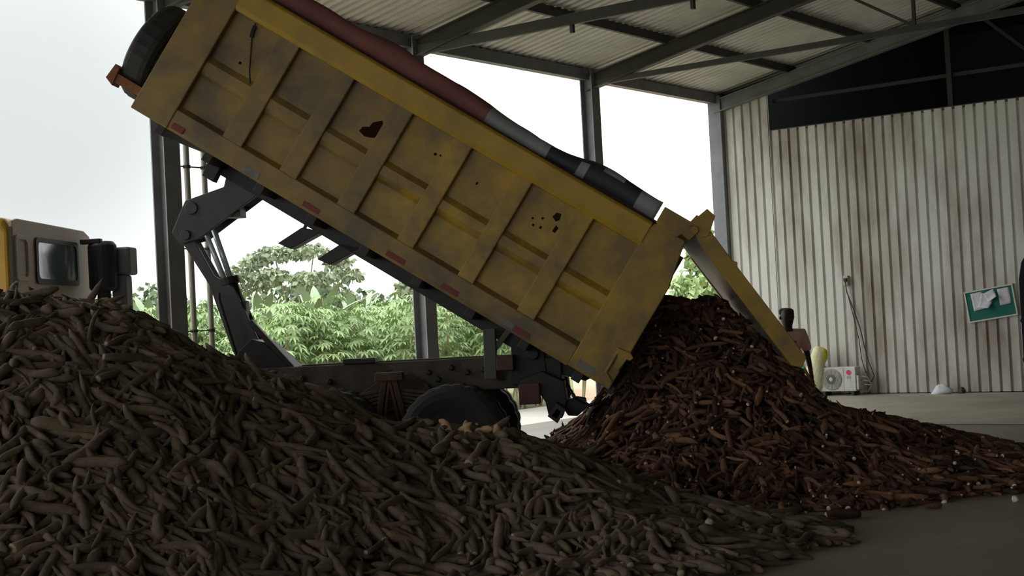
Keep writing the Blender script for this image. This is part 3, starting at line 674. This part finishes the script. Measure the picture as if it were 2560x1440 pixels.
def lab_f(q, cut, y):
    x = q[0][0]
    where = 'by the floor edge' if q[0][2] < .16 else 'near the body mouth' if q[0][2] > 1.0 else 'on the thin far spread' if x > 3.2 else 'on the front slope'
    return ('reddish brown root with white broken end ' if cut else 'reddish brown unbroken root ')+where+' of the fresh heap'
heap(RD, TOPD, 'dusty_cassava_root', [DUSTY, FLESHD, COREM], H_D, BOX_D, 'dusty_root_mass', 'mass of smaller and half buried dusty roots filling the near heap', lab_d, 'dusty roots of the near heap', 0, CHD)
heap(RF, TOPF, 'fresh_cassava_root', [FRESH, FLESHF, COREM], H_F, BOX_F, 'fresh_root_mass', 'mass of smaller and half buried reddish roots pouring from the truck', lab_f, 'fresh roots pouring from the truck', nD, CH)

def stray(x, y, ang, ln, r, v, tn, mats, name, label, cat='cassava root'):
    q = (np.array([x, y, r*.9]), np.array([math.cos(ang), math.sin(ang), 0.0]), np.array([0, 0, 1.0]), ln, r, v, tn)
    me = mesh_of(name, [q], mats, origin=q[0]); o = bpy.data.objects.new(name, me); o.location = q[0]; COL.objects.link(o); tag(o, label, cat)
    return o
F2 = [FRESH, FLESHF]
stray(2.69, 12.18, .12, .3, .042, 6, .2, F2, 'stray_cassava_root', 'fat dark cassava root with pale scars lying alone on the bare floor')
stray(3.55, 12.53, .05, .16, .025, 3, .6, F2, 'stray_cassava_root', 'small reddish root piece alone on the floor beyond the fat one')
stray(4.30, 12.64, 1.3, .07, .03, 4, .9, [FLESHF, FLESHF], 'cassava_chunk', 'white peeled cassava chunk on the floor at the right edge of the heap', 'cassava chunk')
stray(1.18, 10.18, .4, .05, .022, 4, .9, [FLESHF, FLESHF], 'cassava_chunk', 'white cassava chunk on the dark floor in front of the dusty heap', 'cassava chunk')
stray(2.0, 10.95, -.1, .32, .03, 1, .5, [DUSTY, FLESHD], 'stray_cassava_root', 'dusty root with broken end, outermost of the low tail on the floor')
stray(2.05, 11.3, -.3, .34, .022, 2, .7, [DUSTY, FLESHD], 'stray_cassava_root', 'thin curved dusty root lying just beyond the low tail')
stray(2.25, 12.4, .6, .05, .02, 4, .9, [FLESHF, FLESHF], 'cassava_chunk', 'tiny white cassava chip on the floor between the two heaps', 'cassava chunk')

TAN = skin_mat('tan_peeled_skin', S(150, 122, 92), S(166, 136, 104), S(186, 156, 120))
for i, (x, y, z, ang, ln, tl) in enumerate(((-.62, 12.2, .985, -1.0, .2, 'pale tan root furthest from the wheel rim on the heap crest before the wheel'), (-.48, 12.22, 1.0, .9, .24, 'pale tan root crossing steeply on the heap crest before the wheel hub'), (-.4, 12.15, .97, -1.2, .26, 'longest pale tan root pointing down the heap before the wheel'), (-.3, 12.25, .98, .3, .18, 'short pale tan root lying level on the heap crest before the wheel'), (-.2, 12.2, .95, 1.4, .22, 'pale tan root nearest the tail of the heap crest before the wheel'))):
    zz = float(H_D(x, y))+.055
    d = np.array([math.cos(ang)*.8, -.45, math.sin(ang)*.55]); d /= np.linalg.norm(d); nn = np.array([0, -.5, .85]); nn -= d*(nn@d); nn /= np.linalg.norm(nn)
    q = (np.array([x, y, zz]), d, nn, ln, .036, (0, 2, 3, 5, 7)[i], .5)
    me = mesh_of('peeled_cassava_root', [q], [TAN, FLESHD], origin=q[0]); o = bpy.data.objects.new('peeled_cassava_root', me); o.location = q[0]; COL.objects.link(o); tag(o, tl, 'cassava root')

# ================================================================== BY THE RIBBED WALL
WANG = math.atan2(WW.y, WW.x)                  # local x runs along the wall, local -y faces the hall
def wall_thing(name, s, d, z, label, cat):
    p = CN+WW*s-EE*d; return empty(name, (p.x, p.y, z), WANG, label, cat)
white = mat('unit_white', S(206, 208, 204), .45, dirt=S(176, 172, 160), dscale=6, damt=.5)
grl = mat('grille_grey', S(168, 166, 158), .6); pipe = mat('cable_dark', S(72, 66, 58), .7); rubw = mat('pipe_white', S(170, 168, 158), .6)
ac = wall_thing('air_conditioner_unit', 2.62, .42, 0, 'white outdoor air conditioner unit standing at the foot of the ribbed wall', 'air conditioner')
b = MB(); b.box(-.39, .38, -.12, .14, .09, .57); b.build('casing', white, ac, bevel=.015)
b = MB(); b.lathe([(.215, 0), (.215, -.015), (.2, -.02), (0, -.012)], (-.13, -.12, .33), 'y', 36); fan = b.build('fan_grille', grl, ac)
b = MB()
for k in range(5):
    r = .07+.03*k; b.lathe([(r-.004, -.016), (r, -.028), (r+.004, -.016)], (-.13, -.12, .33), 'y', 32)
for k in range(12):
    a = PI*2*k/12; b.bar((-.13+.05*math.cos(a), -.143, .33+.05*math.sin(a)), (-.13+.205*math.cos(a), -.143, .33+.205*math.sin(a)), .006, .006, up=(0, 1, 0))
b.build('grille_wires', mat('wire_pale', S(170, 168, 160), .5), fan)
b = MB(); b.lathe([(.045, -.02), (.04, -.035), (0, -.04)], (-.13, -.12, .33), 'y', 20); b.build('fan_hub', white, fan)
b = MB(); b.box(.125, .13, -.124, -.12, .1, .56); b.build('panel_seam', grl, ac)
b = MB(); b.lathe([(.05, 0), (.05, -.006), (0, -.006)], (.24, -.12, .46), 'y', 24); b.build('logo_disc', mat('logo_red', S(206, 60, 92), .5), ac)
def text_mesh(body, size, x, y, z, M, parent, name, rx=PI/2):
    cu = bpy.data.curves.new(name, 'FONT'); cu.body = body; cu.size = size; cu.extrude = .001; cu.align_x = 'CENTER'
    t = bpy.data.objects.new(name, cu); COL.objects.link(t); bpy.context.view_layer.update()
    me = bpy.data.meshes.new_from_object(t.evaluated_get(bpy.context.evaluated_depsgraph_get())); bpy.data.objects.remove(t)
    o = bpy.data.objects.new(name, me); COL.objects.link(o); me.materials.clear(); me.materials.append(M); o.parent = parent; o.location = (x, y, z); o.rotation_euler = (rx, 0, 0); return o
text_mesh('LG', .07, .24, -.123, .345, mat('logo_grey', S(120, 120, 120), .6), ac, 'logo_letters')
b = MB(); b.box(.38, .43, -.1, .1, .12, .4); b.build('valve_cover', white, ac, bevel=.012)
for x in (-.3, .3):
    b = MB(); b.box(x-.03, x+.03, -.13, .15, 0, .09); b.build('foot', mat('foot_dark', S(60, 60, 56), .8), ac, bevel=.005)
b = MB()
for k in range(3): b.tube([(.43, -.02+.03*k, .38-.08*k), (.56+.03*k, .03, .36-.08*k), (.6+.02*k, .12, .2), (.5, .18, .06), (.4, .16, .05)], .014, 8)
b.build('refrigerant_pipe', rubw, ac, smooth=True)
# socket and cable on the wall
so = wall_thing('wall_socket', 2.73, .02, 2.28, 'small socket box on the ribbed wall high above the air conditioner', 'socket')
b = MB(); b.box(-.05, .05, -.13, -.05, -.1, .1); b.build('socket_box', mat('socket_cream', S(186, 182, 166), .6), so, bevel=.01)
b = MB(); b.box(-.02, .04, -.19, -.12, -.02, .05); b.build('plug', black, so, bevel=.008)
def wp(s, d, z): p = CN+WW*s-EE*d; return (p.x, p.y, z)
b = MB(); b.tube([wp(2.74, .2, 2.28), wp(2.75, .16, 2.05), wp(2.86, .14, 1.7), wp(2.98, .13, 1.3), wp(3.04, .13, .95), wp(3.12, .13, .62), wp(3.22, .14, .36), wp(3.12, .16, .2)], .012, 8)
b.tube([wp(2.72, .15, 2.2), wp(2.84, .13, 1.6), wp(2.93, .12, 1.1), wp(2.97, .13, .7), wp(3.05, .14, .42)], .009, 8)
tag(b.build('power_cable', pipe, smooth=True), 'dark power cable drooping down the ribbed wall to the air conditioner', 'cable')
# leaning sack, green bag
def sack(name, prof, mats, loc, tilt, rz, label, cat, sq=.75, cuts=None):
    n = 20; vs = []; fs = []; mi = []
    for j, (h, rx, ry) in enumerate(prof):
        for k in range(n):
            a = 2*PI*k/n; w = 1+.06*math.sin(3*a+j)+.03*math.sin(7*a+2*j)
            vs.append((rx*w*math.cos(a), ry*w*math.sin(a), h+.012*math.sin(4*a+j)))
    for j in range(len(prof)-1):
        for k in range(n): fs.append((j*n+k, j*n+(k+1) % n, (j+1)*n+(k+1) % n, (j+1)*n+k)); mi.append(cuts(j, k) if cuts else 0)
    fs += [tuple(range(n))[::-1], tuple(range((len(prof)-1)*n, len(prof)*n))]; mi += [mi[0], mi[-1]]
    b = MB(); b.add(vs, fs); b.mi = mi
    o = b.build(name, mats, smooth=True); o.location = loc; o.rotation_euler = (0, tilt, rz); return tag(o, label, cat)
ps = CN+WW*1.98-EE*.5
sack('woven_sack', [(0, .20, .15), (.1, .24, .17), (.3, .23, .17), (.5, .2, .16), (.68, .17, .14), (.72, .155, .13), (.8, .17, .14), (.92, .16, .13), (1.0, .12, .1), (1.02, .05, .05)],
     [mat('sack_cream', S(222, 220, 190), .7, dirt=S(196, 190, 130), dscale=6, damt=.8, stretch=(4, 4, .6)), mat('sack_yellow', S(226, 206, 30), .6)], (ps.x, ps.y, 0), .30, WANG, 'cream woven sack with yellow top leaning beside the air conditioner', 'sack', cuts=lambda j, k: 1 if j >= 6 and (k < 8 or k > 17) else 0)
pg = CN+WW*1.66-EE*.4
sack('plastic_bag', [(0, .15, .12), (.12, .19, .14), (.3, .17, .12), (.5, .15, .08), (.66, .12, .04), (.72, .08, .02)], [mat('bag_green', S(44, 176, 136), .5, dirt=S(24, 120, 96), dscale=6, damt=.6)], (pg.x, pg.y, 0), .12, WANG, 'green plastic bag on the floor beside the cream sack', 'bag')
pk = CN+WW*2.12-EE*.2
sack('dark_bundle', [(0, .1, .1), (.25, .11, .1), (.55, .1, .09), (.62, .05, .05)], [mat('bundle_grey', S(66, 70, 76), .8)], (pk.x, pk.y, 0), 0, 0, 'dark grey bundle between the cream sack and the ribbed wall', 'bundle')
# notice board
nb = wall_thing('notice_board', 5.6, .08, 1.68, 'green notice board with papers hanging crooked on the ribbed wall', 'notice board')
nb.rotation_euler = (0, math.radians(-7.3), WANG)
alu = mat('aluminium_frame', S(180, 182, 174), .4, metal=.3); felt = mat('green_felt', S(22, 104, 92), .85)
b = MB(); b.box(-.45, .45, -.03, 0, -.285, .285); b.build('felt_panel', felt, nb)
b = MB()
for x0, x1, z0, z1 in ((-.47, .47, .27, .3), (-.47, .47, -.3, -.27), (-.47, -.44, -.27, .27), (.44, .47, -.27, .27)): b.box(x0, x1, -.045, .005, z0, z1)
b.build('frame', alu, nb, bevel=.004)
pap = mat('paper', S(206, 204, 214), .8, dirt=S(186, 184, 196), dscale=14, damt=.5)
def paper(x, z, w, h, rot, curl, label, lift=0):
    n = 6; vs = []
    for j in range(n+1):
        for i in range(n+1):
            u, v = i/n-.5, j/n-.5; px, pz = u*w, v*h
            cx = max(0, (-v-.1+u*.3))*curl
            vs.append((x+px*math.cos(rot)-pz*math.sin(rot), -.036-lift-cx*.16-.004*math.sin(9*u), z+px*math.sin(rot)+pz*math.cos(rot)+cx*.06))
    b = MB(); b.add(vs, [(j*(n+1)+i, j*(n+1)+i+1, (j+1)*(n+1)+i+1, (j+1)*(n+1)+i) for j in range(n) for i in range(n)])
    o = b.build('paper_sheet', pap, smooth=True, fixn=False); so_ = o.modifiers.new('thick', 'SOLIDIFY'); so_.thickness = .002
    o.matrix_world = Matrix.Translation(nb.location) @ nb.rotation_euler.to_matrix().to_4x4()
    tag(o, label, 'paper', 'papers pinned to the notice board')
paper(-.23, .08, .22, .34, .05, .3, 'white paper sheet pinned leftmost on the green notice board')
paper(-.08, .05, .24, .30, -.35, 1.4, 'crumpled curling paper in the middle of the green notice board', .01)
paper(.04, .14, .2, .2, .3, 1.0, 'small folded grey paper over the crumpled one on the notice board', .03)
paper(.28, .09, .22, .31, .02, .1, 'flat white paper sheet pinned rightmost on the green notice board')
# litter at the wall foot
pl = CN+WW*4.65-EE*.35
sack('plastic_litter', [(0, .2, .1), (.04, .22, .12), (.1, .15, .09), (.16, .1, .05), (.19, .04, .02)], [mat('litter_white', S(208, 218, 222), .5)], (pl.x, pl.y, 0), -.15, WANG, 'crumpled white and pale blue plastic litter at the foot of the wall', 'litter')
pl = CN+WW*5.0-EE*.25
sack('dirt_clod', [(0, .05, .05), (.04, .07, .06), (.09, .05, .04), (.12, .02, .02)], [rust], (pl.x, pl.y, 0), 0, 0, 'small brown scrap beside the white litter at the wall foot', 'litter')
# black water tank cut by the frame edge
pt = CN+WW*7.06-EE*.8
b = MB(); b.lathe([(.62, 0), (.66, .05), (.66, .6), (.68, .65), (.66, .7), (.66, 1.3), (.68, 1.35), (.66, 1.4), (.66, 2.1), (.6, 2.4), (.42, 2.68), (.25, 2.74), (.25, 2.8), (0, 2.82)], (0, 0, 0), 'z', 40)
o = tag(b.build('water_tank', mat('tank_black', S(9, 9, 10), .9, spec=.1), smooth=True), 'tall black rounded tank at the right end of the ribbed wall', 'water tank'); o.location = (pt.x, pt.y, 0)

# ================================================================== PERSON
skin = mat('dark_skin', S(62, 44, 38), .55); shirt = mat('pink_shirt', S(248, 204, 198), .85, dirt=S(232, 182, 176), dscale=8, damt=.5); trou = mat('dark_trousers', S(44, 44, 52), .9); hairm = mat('black_hair', S(22, 20, 20), .9); prnt = mat('blue_print', S(84, 104, 122), .8); shoe = mat('dark_sandal', S(40, 34, 30), .8)
def skinned(name, verts, edges, M, parent, sub=2, root=0):
    me = bpy.data.meshes.new(name); me.from_pydata([v[:3] for v in verts], edges, []); me.materials.append(M)
    o = bpy.data.objects.new(name, me); COL.objects.link(o); o.parent = parent
    sk = o.modifiers.new('skin', 'SKIN'); sk.use_smooth_shade = True
    for i, v in enumerate(verts):
        r = v[3]; o.data.skin_vertices[0].data[i].radius = (r, r) if not isinstance(r, tuple) else r
        o.data.skin_vertices[0].data[i].use_root = (i == root)
    sb = o.modifiers.new('sub', 'SUBSURF'); sb.levels = sub; sb.render_levels = sub
    return o
pr = empty('person', (3.64, 19.2, 0), math.radians(8), 'person in a pink T-shirt with a blue print standing behind the open tailgate', 'person')
V = [(0, 0, .95, (.15, .1)), (0, 0, 1.12, (.135, .095)), (0, .01, 1.3, (.155, .105)), (0, .01, 1.43, (.15, .085)), (0, .01, 1.50, .066), (0, 0, 1.555, .062), (0, -.012, 1.64, (.1, .108)), (0, -.005, 1.73, (.108, .125)), (0, .005, 1.79, (.085, .1)),
     (-.17, .01, 1.43, .062), (-.235, .02, 1.26, .046), (-.255, .0, 1.12, .04), (-.265, -.05, .98, .033), (-.268, -.09, .86, .026),
     (.17, .01, 1.43, .062), (.235, .02, 1.26, .046), (.26, .0, 1.12, .04), (.268, -.04, .98, .033), (.27, -.07, .86, .026),
     (-.09, 0, .86, .092), (-.1, -.01, .5, .062), (-.105, .01, .28, .055), (-.11, .03, .09, .04), (-.11, -.1, .045, .035), (.09, 0, .86, .092), (.1, -.01, .5, .062), (.105, .01, .28, .055), (.11, .03, .09, .04), (.11, -.1, .045, .035),
     (0, -.105, 1.655, .016), (0, -.122, 1.635, .018)]
Ed = [(0, 1), (1, 2), (2, 3), (3, 4), (4, 5), (5, 6), (6, 7), (7, 8), (3, 9), (9, 10), (10, 11), (11, 12), (12, 13), (3, 14), (14, 15), (15, 16), (16, 17), (17, 18), (0, 19), (19, 20), (20, 21), (21, 22), (22, 23), (0, 24), (24, 25), (25, 26), (26, 27), (27, 28), (6, 29), (29, 30)]
for sx, w in ((-1, 13), (1, 18)):            # palm, four fingers and a thumb
    wx, wy, wz = V[w][:3]; i0 = len(V); V.append((wx+sx*.004, wy-.02, wz-.07, (.03, .017))); Ed.append((w, i0))
    for k, (dy, ln) in enumerate(((-.035, .07), (-.012, .085), (.012, .08), (.033, .06))):
        j = len(V); V += [(wx+sx*.004, wy-.022+dy, wz-.105, .0085), (wx, wy-.03+dy, wz-.105-ln*.55, .008), (wx-sx*.014, wy-.034+dy, wz-.105-ln, .0065)]; Ed += [(i0, j), (j, j+1), (j+1, j+2)]
    j = len(V); V += [(wx-sx*.02, wy-.055, wz-.05, .010), (wx-sx*.03, wy-.068, wz-.09, .008)]; Ed += [(w, j), (j, j+1)]
body_ = skinned('body', V, Ed, skin, pr)
skinned('shirt', [(0, 0, .9, (.175, .125)), (0, 0, 1.1, (.16, .118)), (0, .01, 1.3, (.18, .128)), (0, .01, 1.45, (.185, .11)), (0, .01, 1.52, (.1, .085)), (-.19, .01, 1.45, .085), (-.245, .02, 1.27, .072), (-.258, .01, 1.2, .07), (.19, .01, 1.45, .085), (.245, .02, 1.27, .075), (.262, .01, 1.2, .07)],
        [(0, 1), (1, 2), (2, 3), (3, 4), (3, 5), (5, 6), (6, 7), (3, 8), (8, 9), (9, 10)], shirt, pr)
skinned('trousers', [(0, 0, .97, (.165, .115)), (-.09, 0, .84, .105), (-.1, -.01, .5, .08), (-.105, .02, .12, .07), (.09, 0, .84, .105), (.1, -.01, .5, .08), (.105, .02, .12, .07)], [(0, 1), (1, 2), (2, 3), (0, 4), (4, 5), (5, 6)], trou, pr)
skinned('hair', [(0, .03, 1.67, (.095, .1)), (0, .015, 1.75, (.112, .128)), (0, .01, 1.80, (.095, .108))], [(0, 1), (1, 2)], hairm, pr)
b = MB(); n = 9
vs = [(-.02+.17*(i/n-.5), -.127-.012*math.cos((i/n-.5)*2.2), z) for z in (1.2, 1.36) for i in range(n+1)]
vs += [(x, y+.015, z) for x, y, z in vs]; nn = n+1
b.add(vs, [(i, i+1, nn+i+1, nn+i) for i in range(n)]+[(2*nn+i, 3*nn+i, 3*nn+i+1, 2*nn+i+1) for i in range(n)]+[(i, 2*nn+i, 2*nn+i+1, i+1) for i in range(n)]+[(nn+i, nn+i+1, 3*nn+i+1, 3*nn+i) for i in range(n)])
b.build('shirt_print', prnt, pr)
for sx in (-1, 1):
    b = MB(); b.lathe([(0, -.012), (.009, -.008), (.012, 0), (.009, .008), (0, .012)], (sx*.033, -.096, 1.69), 'y', 10); b.build('eye', mat('eye_white', S(150, 140, 130), .4), pr, smooth=True)
    b = MB(); b.lathe([(.006, -.02), (.014, -.01), (.018, .01), (.012, .025), (0, .03)], (sx*.088, .01, 1.665), 'z', 10); b.build('ear', skin, pr, smooth=True)
    b = MB(); b.prism([(sx*.11-.05, -.17), (sx*.11+.05, -.17), (sx*.11+.05, .08), (sx*.11-.05, .08)], 0, .05, axis=2); b.build('shoe', shoe, pr, bevel=.02)
b = MB(); b.prism([(-.028, 1.617), (.028, 1.617), (.02, 1.606), (-.02, 1.606)], -.098, -.07); b.build('mouth', mat('lips', S(84, 52, 48), .6), pr, bevel=.004)

# ================================================================== OUTSIDE THE SHED
pm = mat('pipe_pale', S(150, 148, 140), .6)
for k, (t, r) in enumerate(((-14.42, .04), (-14.12, .038), (-14.62, .015))):
    b = MB(); x, y, _ = BP(-.22 if k < 2 else -.2, t, 0); b.tube([(x, y, 0), (x, y, 6.25)], r, 12)
    p_ = b.build('drain_pipe', pm if k < 2 else steel, label=['thicker pale drain pipe beside the tall column', 'thinner pale drain pipe further from the tall column', 'thin dark conduit hugging the tall column'][k], cat='pipe', group='pipes beside the tall column')
    if k < 2:
        for z in (1.9, 3.0, 4.1, 5.2):
            b = MB(BP); b.tube([(-.22, t, z-.02), (-.22, t, z+.02)], r+.012, 12); b.bar((-.22, t, z), (-.22, t-.26, z), .015, .015); b.build('clip', steeld, p_)

leafm = [mat('cassava_leaf', S(142, 168, 112), .55, dirt=S(118, 146, 92), dscale=2.5, damt=.8), mat('cassava_leaf_pale', S(162, 184, 130), .55, dirt=S(136, 162, 108), dscale=2.5, damt=.8)]  # leaf greens paled so the outdoor haze sits in the colour
for M in leafm: M.node_tree.nodes['Principled BSDF'].inputs['Transmission Weight'].default_value = 0
stemm = mat('cassava_stem', S(176, 166, 138), .8, dirt=S(132, 118, 92), dscale=4, damt=.6)
def palm_leaf(vs, fs, c, d, up, size, lobes=5):
    d = d.normalized(); q = d.cross(up).normalized(); nn = q.cross(d)
    for k in range(lobes):
        a = (k-(lobes-1)/2)*.62; e = d*math.cos(a)+q*math.sin(a); s = size*(1-.16*abs(k-(lobes-1)/2)); w = q*math.cos(a)-d*math.sin(a); i = len(vs)
        vs += [tuple(c), tuple(c+e*s*.55+w*s*.13-nn*s*.05), tuple(c+e*s-nn*s*.3), tuple(c+e*s*.55-w*s*.13-nn*s*.05)]; fs.append((i, i+1, i+2, i+3))
def cassava_proto(seed):
    g = random.Random(seed); h = g.uniform(2.0, 2.7); sv = MB(); vs = []; fs = []
    for j in range(g.choice((2, 3, 3, 4))):
        a = g.uniform(0, 6.3); lean = g.uniform(.05, .3); hh = h*g.uniform(.75, 1)
        pts = [Vector((.06*math.cos(a), .06*math.sin(a), 0))+Vector((math.cos(a)*lean*z, math.sin(a)*lean*z, z)) for z in (0, hh*.35, hh*.7, hh)]
        sv.tube(pts, [.022, .019, .014, .008], 6)
        for k in range(26):
            z = hh*(.48+.54*(k/26)**.75); base = Vector((.06*math.cos(a), .06*math.sin(a), 0))+Vector((math.cos(a)*lean*z, math.sin(a)*lean*z, z))
            b_ = g.uniform(0, 6.3); pet = Vector((math.cos(b_), math.sin(b_), g.uniform(-.1, .5)))*g.uniform(.15, .38)
            palm_leaf(vs, fs, base+pet, Vector((math.cos(b_), math.sin(b_), g.uniform(-.7, .0))), Vector((0, 0, 1)), g.uniform(.2, .3), g.choice((5, 5, 7)))
    fb = MB(); fb.add(vs, fs)
    return sv, fb
PROT = []
for k in range(6):
    sv, fb = cassava_proto(k)
    a = sv.build('stem', stemm); f = fb.build('foliage', leafm[k % 2], fixn=False)
    PROT.append((a.data, f.data)); bpy.data.objects.remove(a); bpy.data.objects.remove(f)
def visible_cone(x, y): return abs(x) < .38*y+1
gp = random.Random(3); spots = []
for row in range(9):
    y0 = 29.3+1.15*row
    x = -.37*y0-1
    while x < 1.35-.05*row:
        spots.append((x+gp.uniform(-.2, .2), y0+gp.uniform(-.4, .4)-(0 if x > -3 else (-3-x)*.55), row)); x += .62 if row < 4 else .95
for i, (x, y, row) in enumerate(spots):
    t = empty('cassava_plant', (x, y, -.13), gp.uniform(0, 6.3), None, 'plant', 'cassava plants in the field outside')
    where = 'beyond cab and tall column' if x < -6.2 else 'in the gap under the hoist' if x < -2.8 else 'seen over the chassis'
    t['label'] = ('tall leafy green cassava plant in the front rows '+where) if row < 4 else ('green cassava plant in the back rows '+where)
    sc = gp.uniform(.85, 1.1); t.scale = (sc, sc, sc)
    st, fo = PROT[gp.randrange(6)]
    for nm, me in (('stem', st), ('foliage', fo)):
        o = bpy.data.objects.new(nm, me); COL.objects.link(o); o.parent = t
# bananas
banl = mat('banana_leaf', S(132, 152, 120), .5, dirt=S(152, 166, 136), dscale=1.5, damt=.6); bans = mat('banana_stem', S(120, 116, 80), .8)  # banana leaf colour has the haze mixed in
def banana(x, y, h, seed, label):
    h *= .74
    g = random.Random(seed); t = empty('banana_plant', (x, y, -.12), 0, label, 'plant', 'banana plants behind the field')
    b = MB(); b.tube([(0, 0, 0), (.05, 0, h*.25), (.08, 0, h*.5)], [.16, .12, .07], 10); b.build('trunk', bans, t)
    for k in range(8):
        a = 2*PI*k/8+g.uniform(-.3, .3); up = g.uniform(.85, 1.35); L = h*.55*g.uniform(.85, 1.1); n = 9
        rows = []
        for i in range(n+1):
            u = i/n; r = L*math.sin(up*.2+0)*0+L*u*math.cos(up)*(1+.3*u); z = h*.5+L*(u*math.sin(up)-.3*u*u)
            w = .17*L/2.0*math.sin(PI*min(1, .08+u*.92))**.7
            c = Vector((r*math.cos(a)+.08, r*math.sin(a), z)); q = Vector((-math.sin(a), math.cos(a), 0))
            rows.append((c+q*w-Vector((0, 0, w*.35)), c, c-q*w-Vector((0, 0, w*.35))))
        b = MB(); vs = [p for r_ in rows for p in r_]; b.add(vs, [(3*i+j, 3*i+j+1, 3*i+j+4, 3*i+j+3) for i in range(n) for j in range(2)])
        b.build('leaf', banl, t, smooth=True, fixn=False)
for i, (x, y, h, lb) in enumerate(((-9.9, 39, 5.0, 'banana plant with broad pale leaves beside the tall column, nearest the cab'), (-8.8, 41, 4.4, 'smaller banana plant between cab and tall column'), (-8.3, 40, 4.6, 'banana plant behind the drain pipes'), (-7.4, 42, 5.0, 'banana plant just past the drain pipes'), (-5.9, 43, 5.2, 'banana plant under the spreading tree, beside the hoist'), (-4.9, 44, 4.8, 'banana plant under the middle of the spreading tree'), (-3.9, 45, 4.6, 'banana plant under the far edge of the spreading tree'), (-2.6, 47, 4.3, 'small banana plant behind the chassis middle'), (-9.2, 46, 5.4, 'tall banana plant furthest back near the tall column'))):
    banana(x, y, h, i, lb)
# trees
def leaves_cloud(g, blobs, n, size, vs, fs):
    tot = sum(b_[3]*b_[4] for b_ in blobs)
    for cx, cy, cz, rx, rz in blobs:
        for _ in range(int(n*rx*rz/tot)):
            while True:
                p = Vector((g.uniform(-1, 1), g.uniform(-1, 1), g.uniform(-1, 1)))
                if p.length < 1: break
            p = p.normalized()*p.length**.4
            c = Vector((cx+p.x*rx, cy+p.y*rx, cz+p.z*rz)); d = Vector((g.uniform(-1, 1), g.uniform(-1, 1), g.uniform(-1.2, .1))).normalized(); s = size*g.uniform(.6, 1.2)
            q = d.cross(Vector((g.uniform(-1, 1), g.uniform(-1, 1), g.uniform(-.3, 1)))).normalized()*s*.3; i = len(vs)
            vs += [tuple(c), tuple(c+d*s*.5+q), tuple(c+d*s), tuple(c+d*s*.5-q)]; fs.append((i, i+1, i+2, i+3))
bark = mat('pale_bark', S(164, 154, 132), .85, dirt=S(120, 112, 96), dscale=3, damt=.6)
treel = mat('tree_leaf', S(124, 138, 108), .6, dirt=S(148, 158, 126), dscale=1.2, damt=.7); bushl = mat('bush_leaf', S(100, 118, 88), .6, dirt=S(126, 142, 106), dscale=.9, damt=.7)  # hazy look put into the tree and bush greens
g = random.Random(12)
t = empty('spreading_tree', (-8.3, 54, -.12), 0, 'wide flat-topped tree with pale thin trunks framed under the tipped body', 'tree')
blobs = []; tr = MB()
tips = [(-1.95, 4.3), (-1.2, 4.7), (-.45, 4.95), (.35, 5.05), (1.05, 4.95), (1.7, 4.55), (2.15, 4.0), (-1.5, 3.75), (.9, 3.9), (-.6, 4.1), (1.95, 3.3), (1.5, 2.9), (-1.1, 3.0)]
for k, (x, z) in enumerate(tips):
    y = g.uniform(-1.2, 1.2); blobs.append((x, y, z, g.uniform(.5, .75), g.uniform(.2, .32)))
    if k % 2 == 0 or k > 9: tr.tube([(x*.08+.3, 0, 0), (x*.2+.3, y*.2, 1.4), (x*.55+.1, y*.6, z*.62), (x, y, z-.1)], [.09, .07, .045, .02], 7)
tr.build('trunk', bark, t); vs = []; fs = []; leaves_cloud(g, blobs, 2600, .27, vs, fs); b = MB(); b.add(vs, fs); b.build('crown', treel, t, fixn=False)
def bush(name, x, y, h, w, label, cat, group, n=700, mt=None, trunk=True, size=.32):
    g = random.Random(int(x*31+y*7)); t = empty(name, (x, y, -.12), 0, label, cat, group)
    if trunk: b = MB(); b.tube([(0, 0, 0), (.05, 0, h*.45), (0, .05, h*.75)], [.1, .07, .03], 7); b.build('trunk', bark, t)
    bl = [(g.uniform(-w, w)*.6, g.uniform(-w, w)*.4, h*g.uniform(.35, .85), w*.5, h*.2) for _ in range(7)]+[(0, 0, h*.86, w*.4, h*.14)]
    vs = []; fs = []; leaves_cloud(g, bl, n, size, vs, fs); b = MB(); b.add(vs, fs); b.build('crown', mt or bushl, t, fixn=False)
bl_ = ['near the cab', 'behind the tall column', 'behind the drain pipes', 'left of the hoist foot', 'below the spreading tree', 'beside the spreading tree trunks', 'past the spreading tree', 'over the middle of the chassis', 'left of the second column', 'just behind the second column', 'right of the second column']
for i, l in enumerate(bl_):
    x = -16.5+1.75*i; bush('bush', x, 58+2*math.sin(i*2.1), 3.9+.5*math.sin(i*1.7), 1.5, 'hazy dark green bush at the back of the field, '+l, 'bush', 'bushes at the back of the field', 620, size=.42)
bush('palm_tree', -3.75, 52, 4.2, .7, 'feathery tree top beside the lower edge of the tipped body', 'tree', None, 420, treel, size=.5)
bush('gap_tree', 7.0, 52, 4.9, 1.1, 'green tree seen through the gap between body and tailgate', 'tree', None, 700, leafm[0], size=.4)
bush('gap_bush', 8.0, 48, 3.6, 1.0, 'lower green bush beside the tree in the tailgate gap', 'bush', None, 600, leafm[0], size=.34)
bush('gap_bush', 6.0, 47, 3.2, .9, 'low bush nearest the body edge in the tailgate gap', 'bush', None, 600, leafm[1], size=.34)
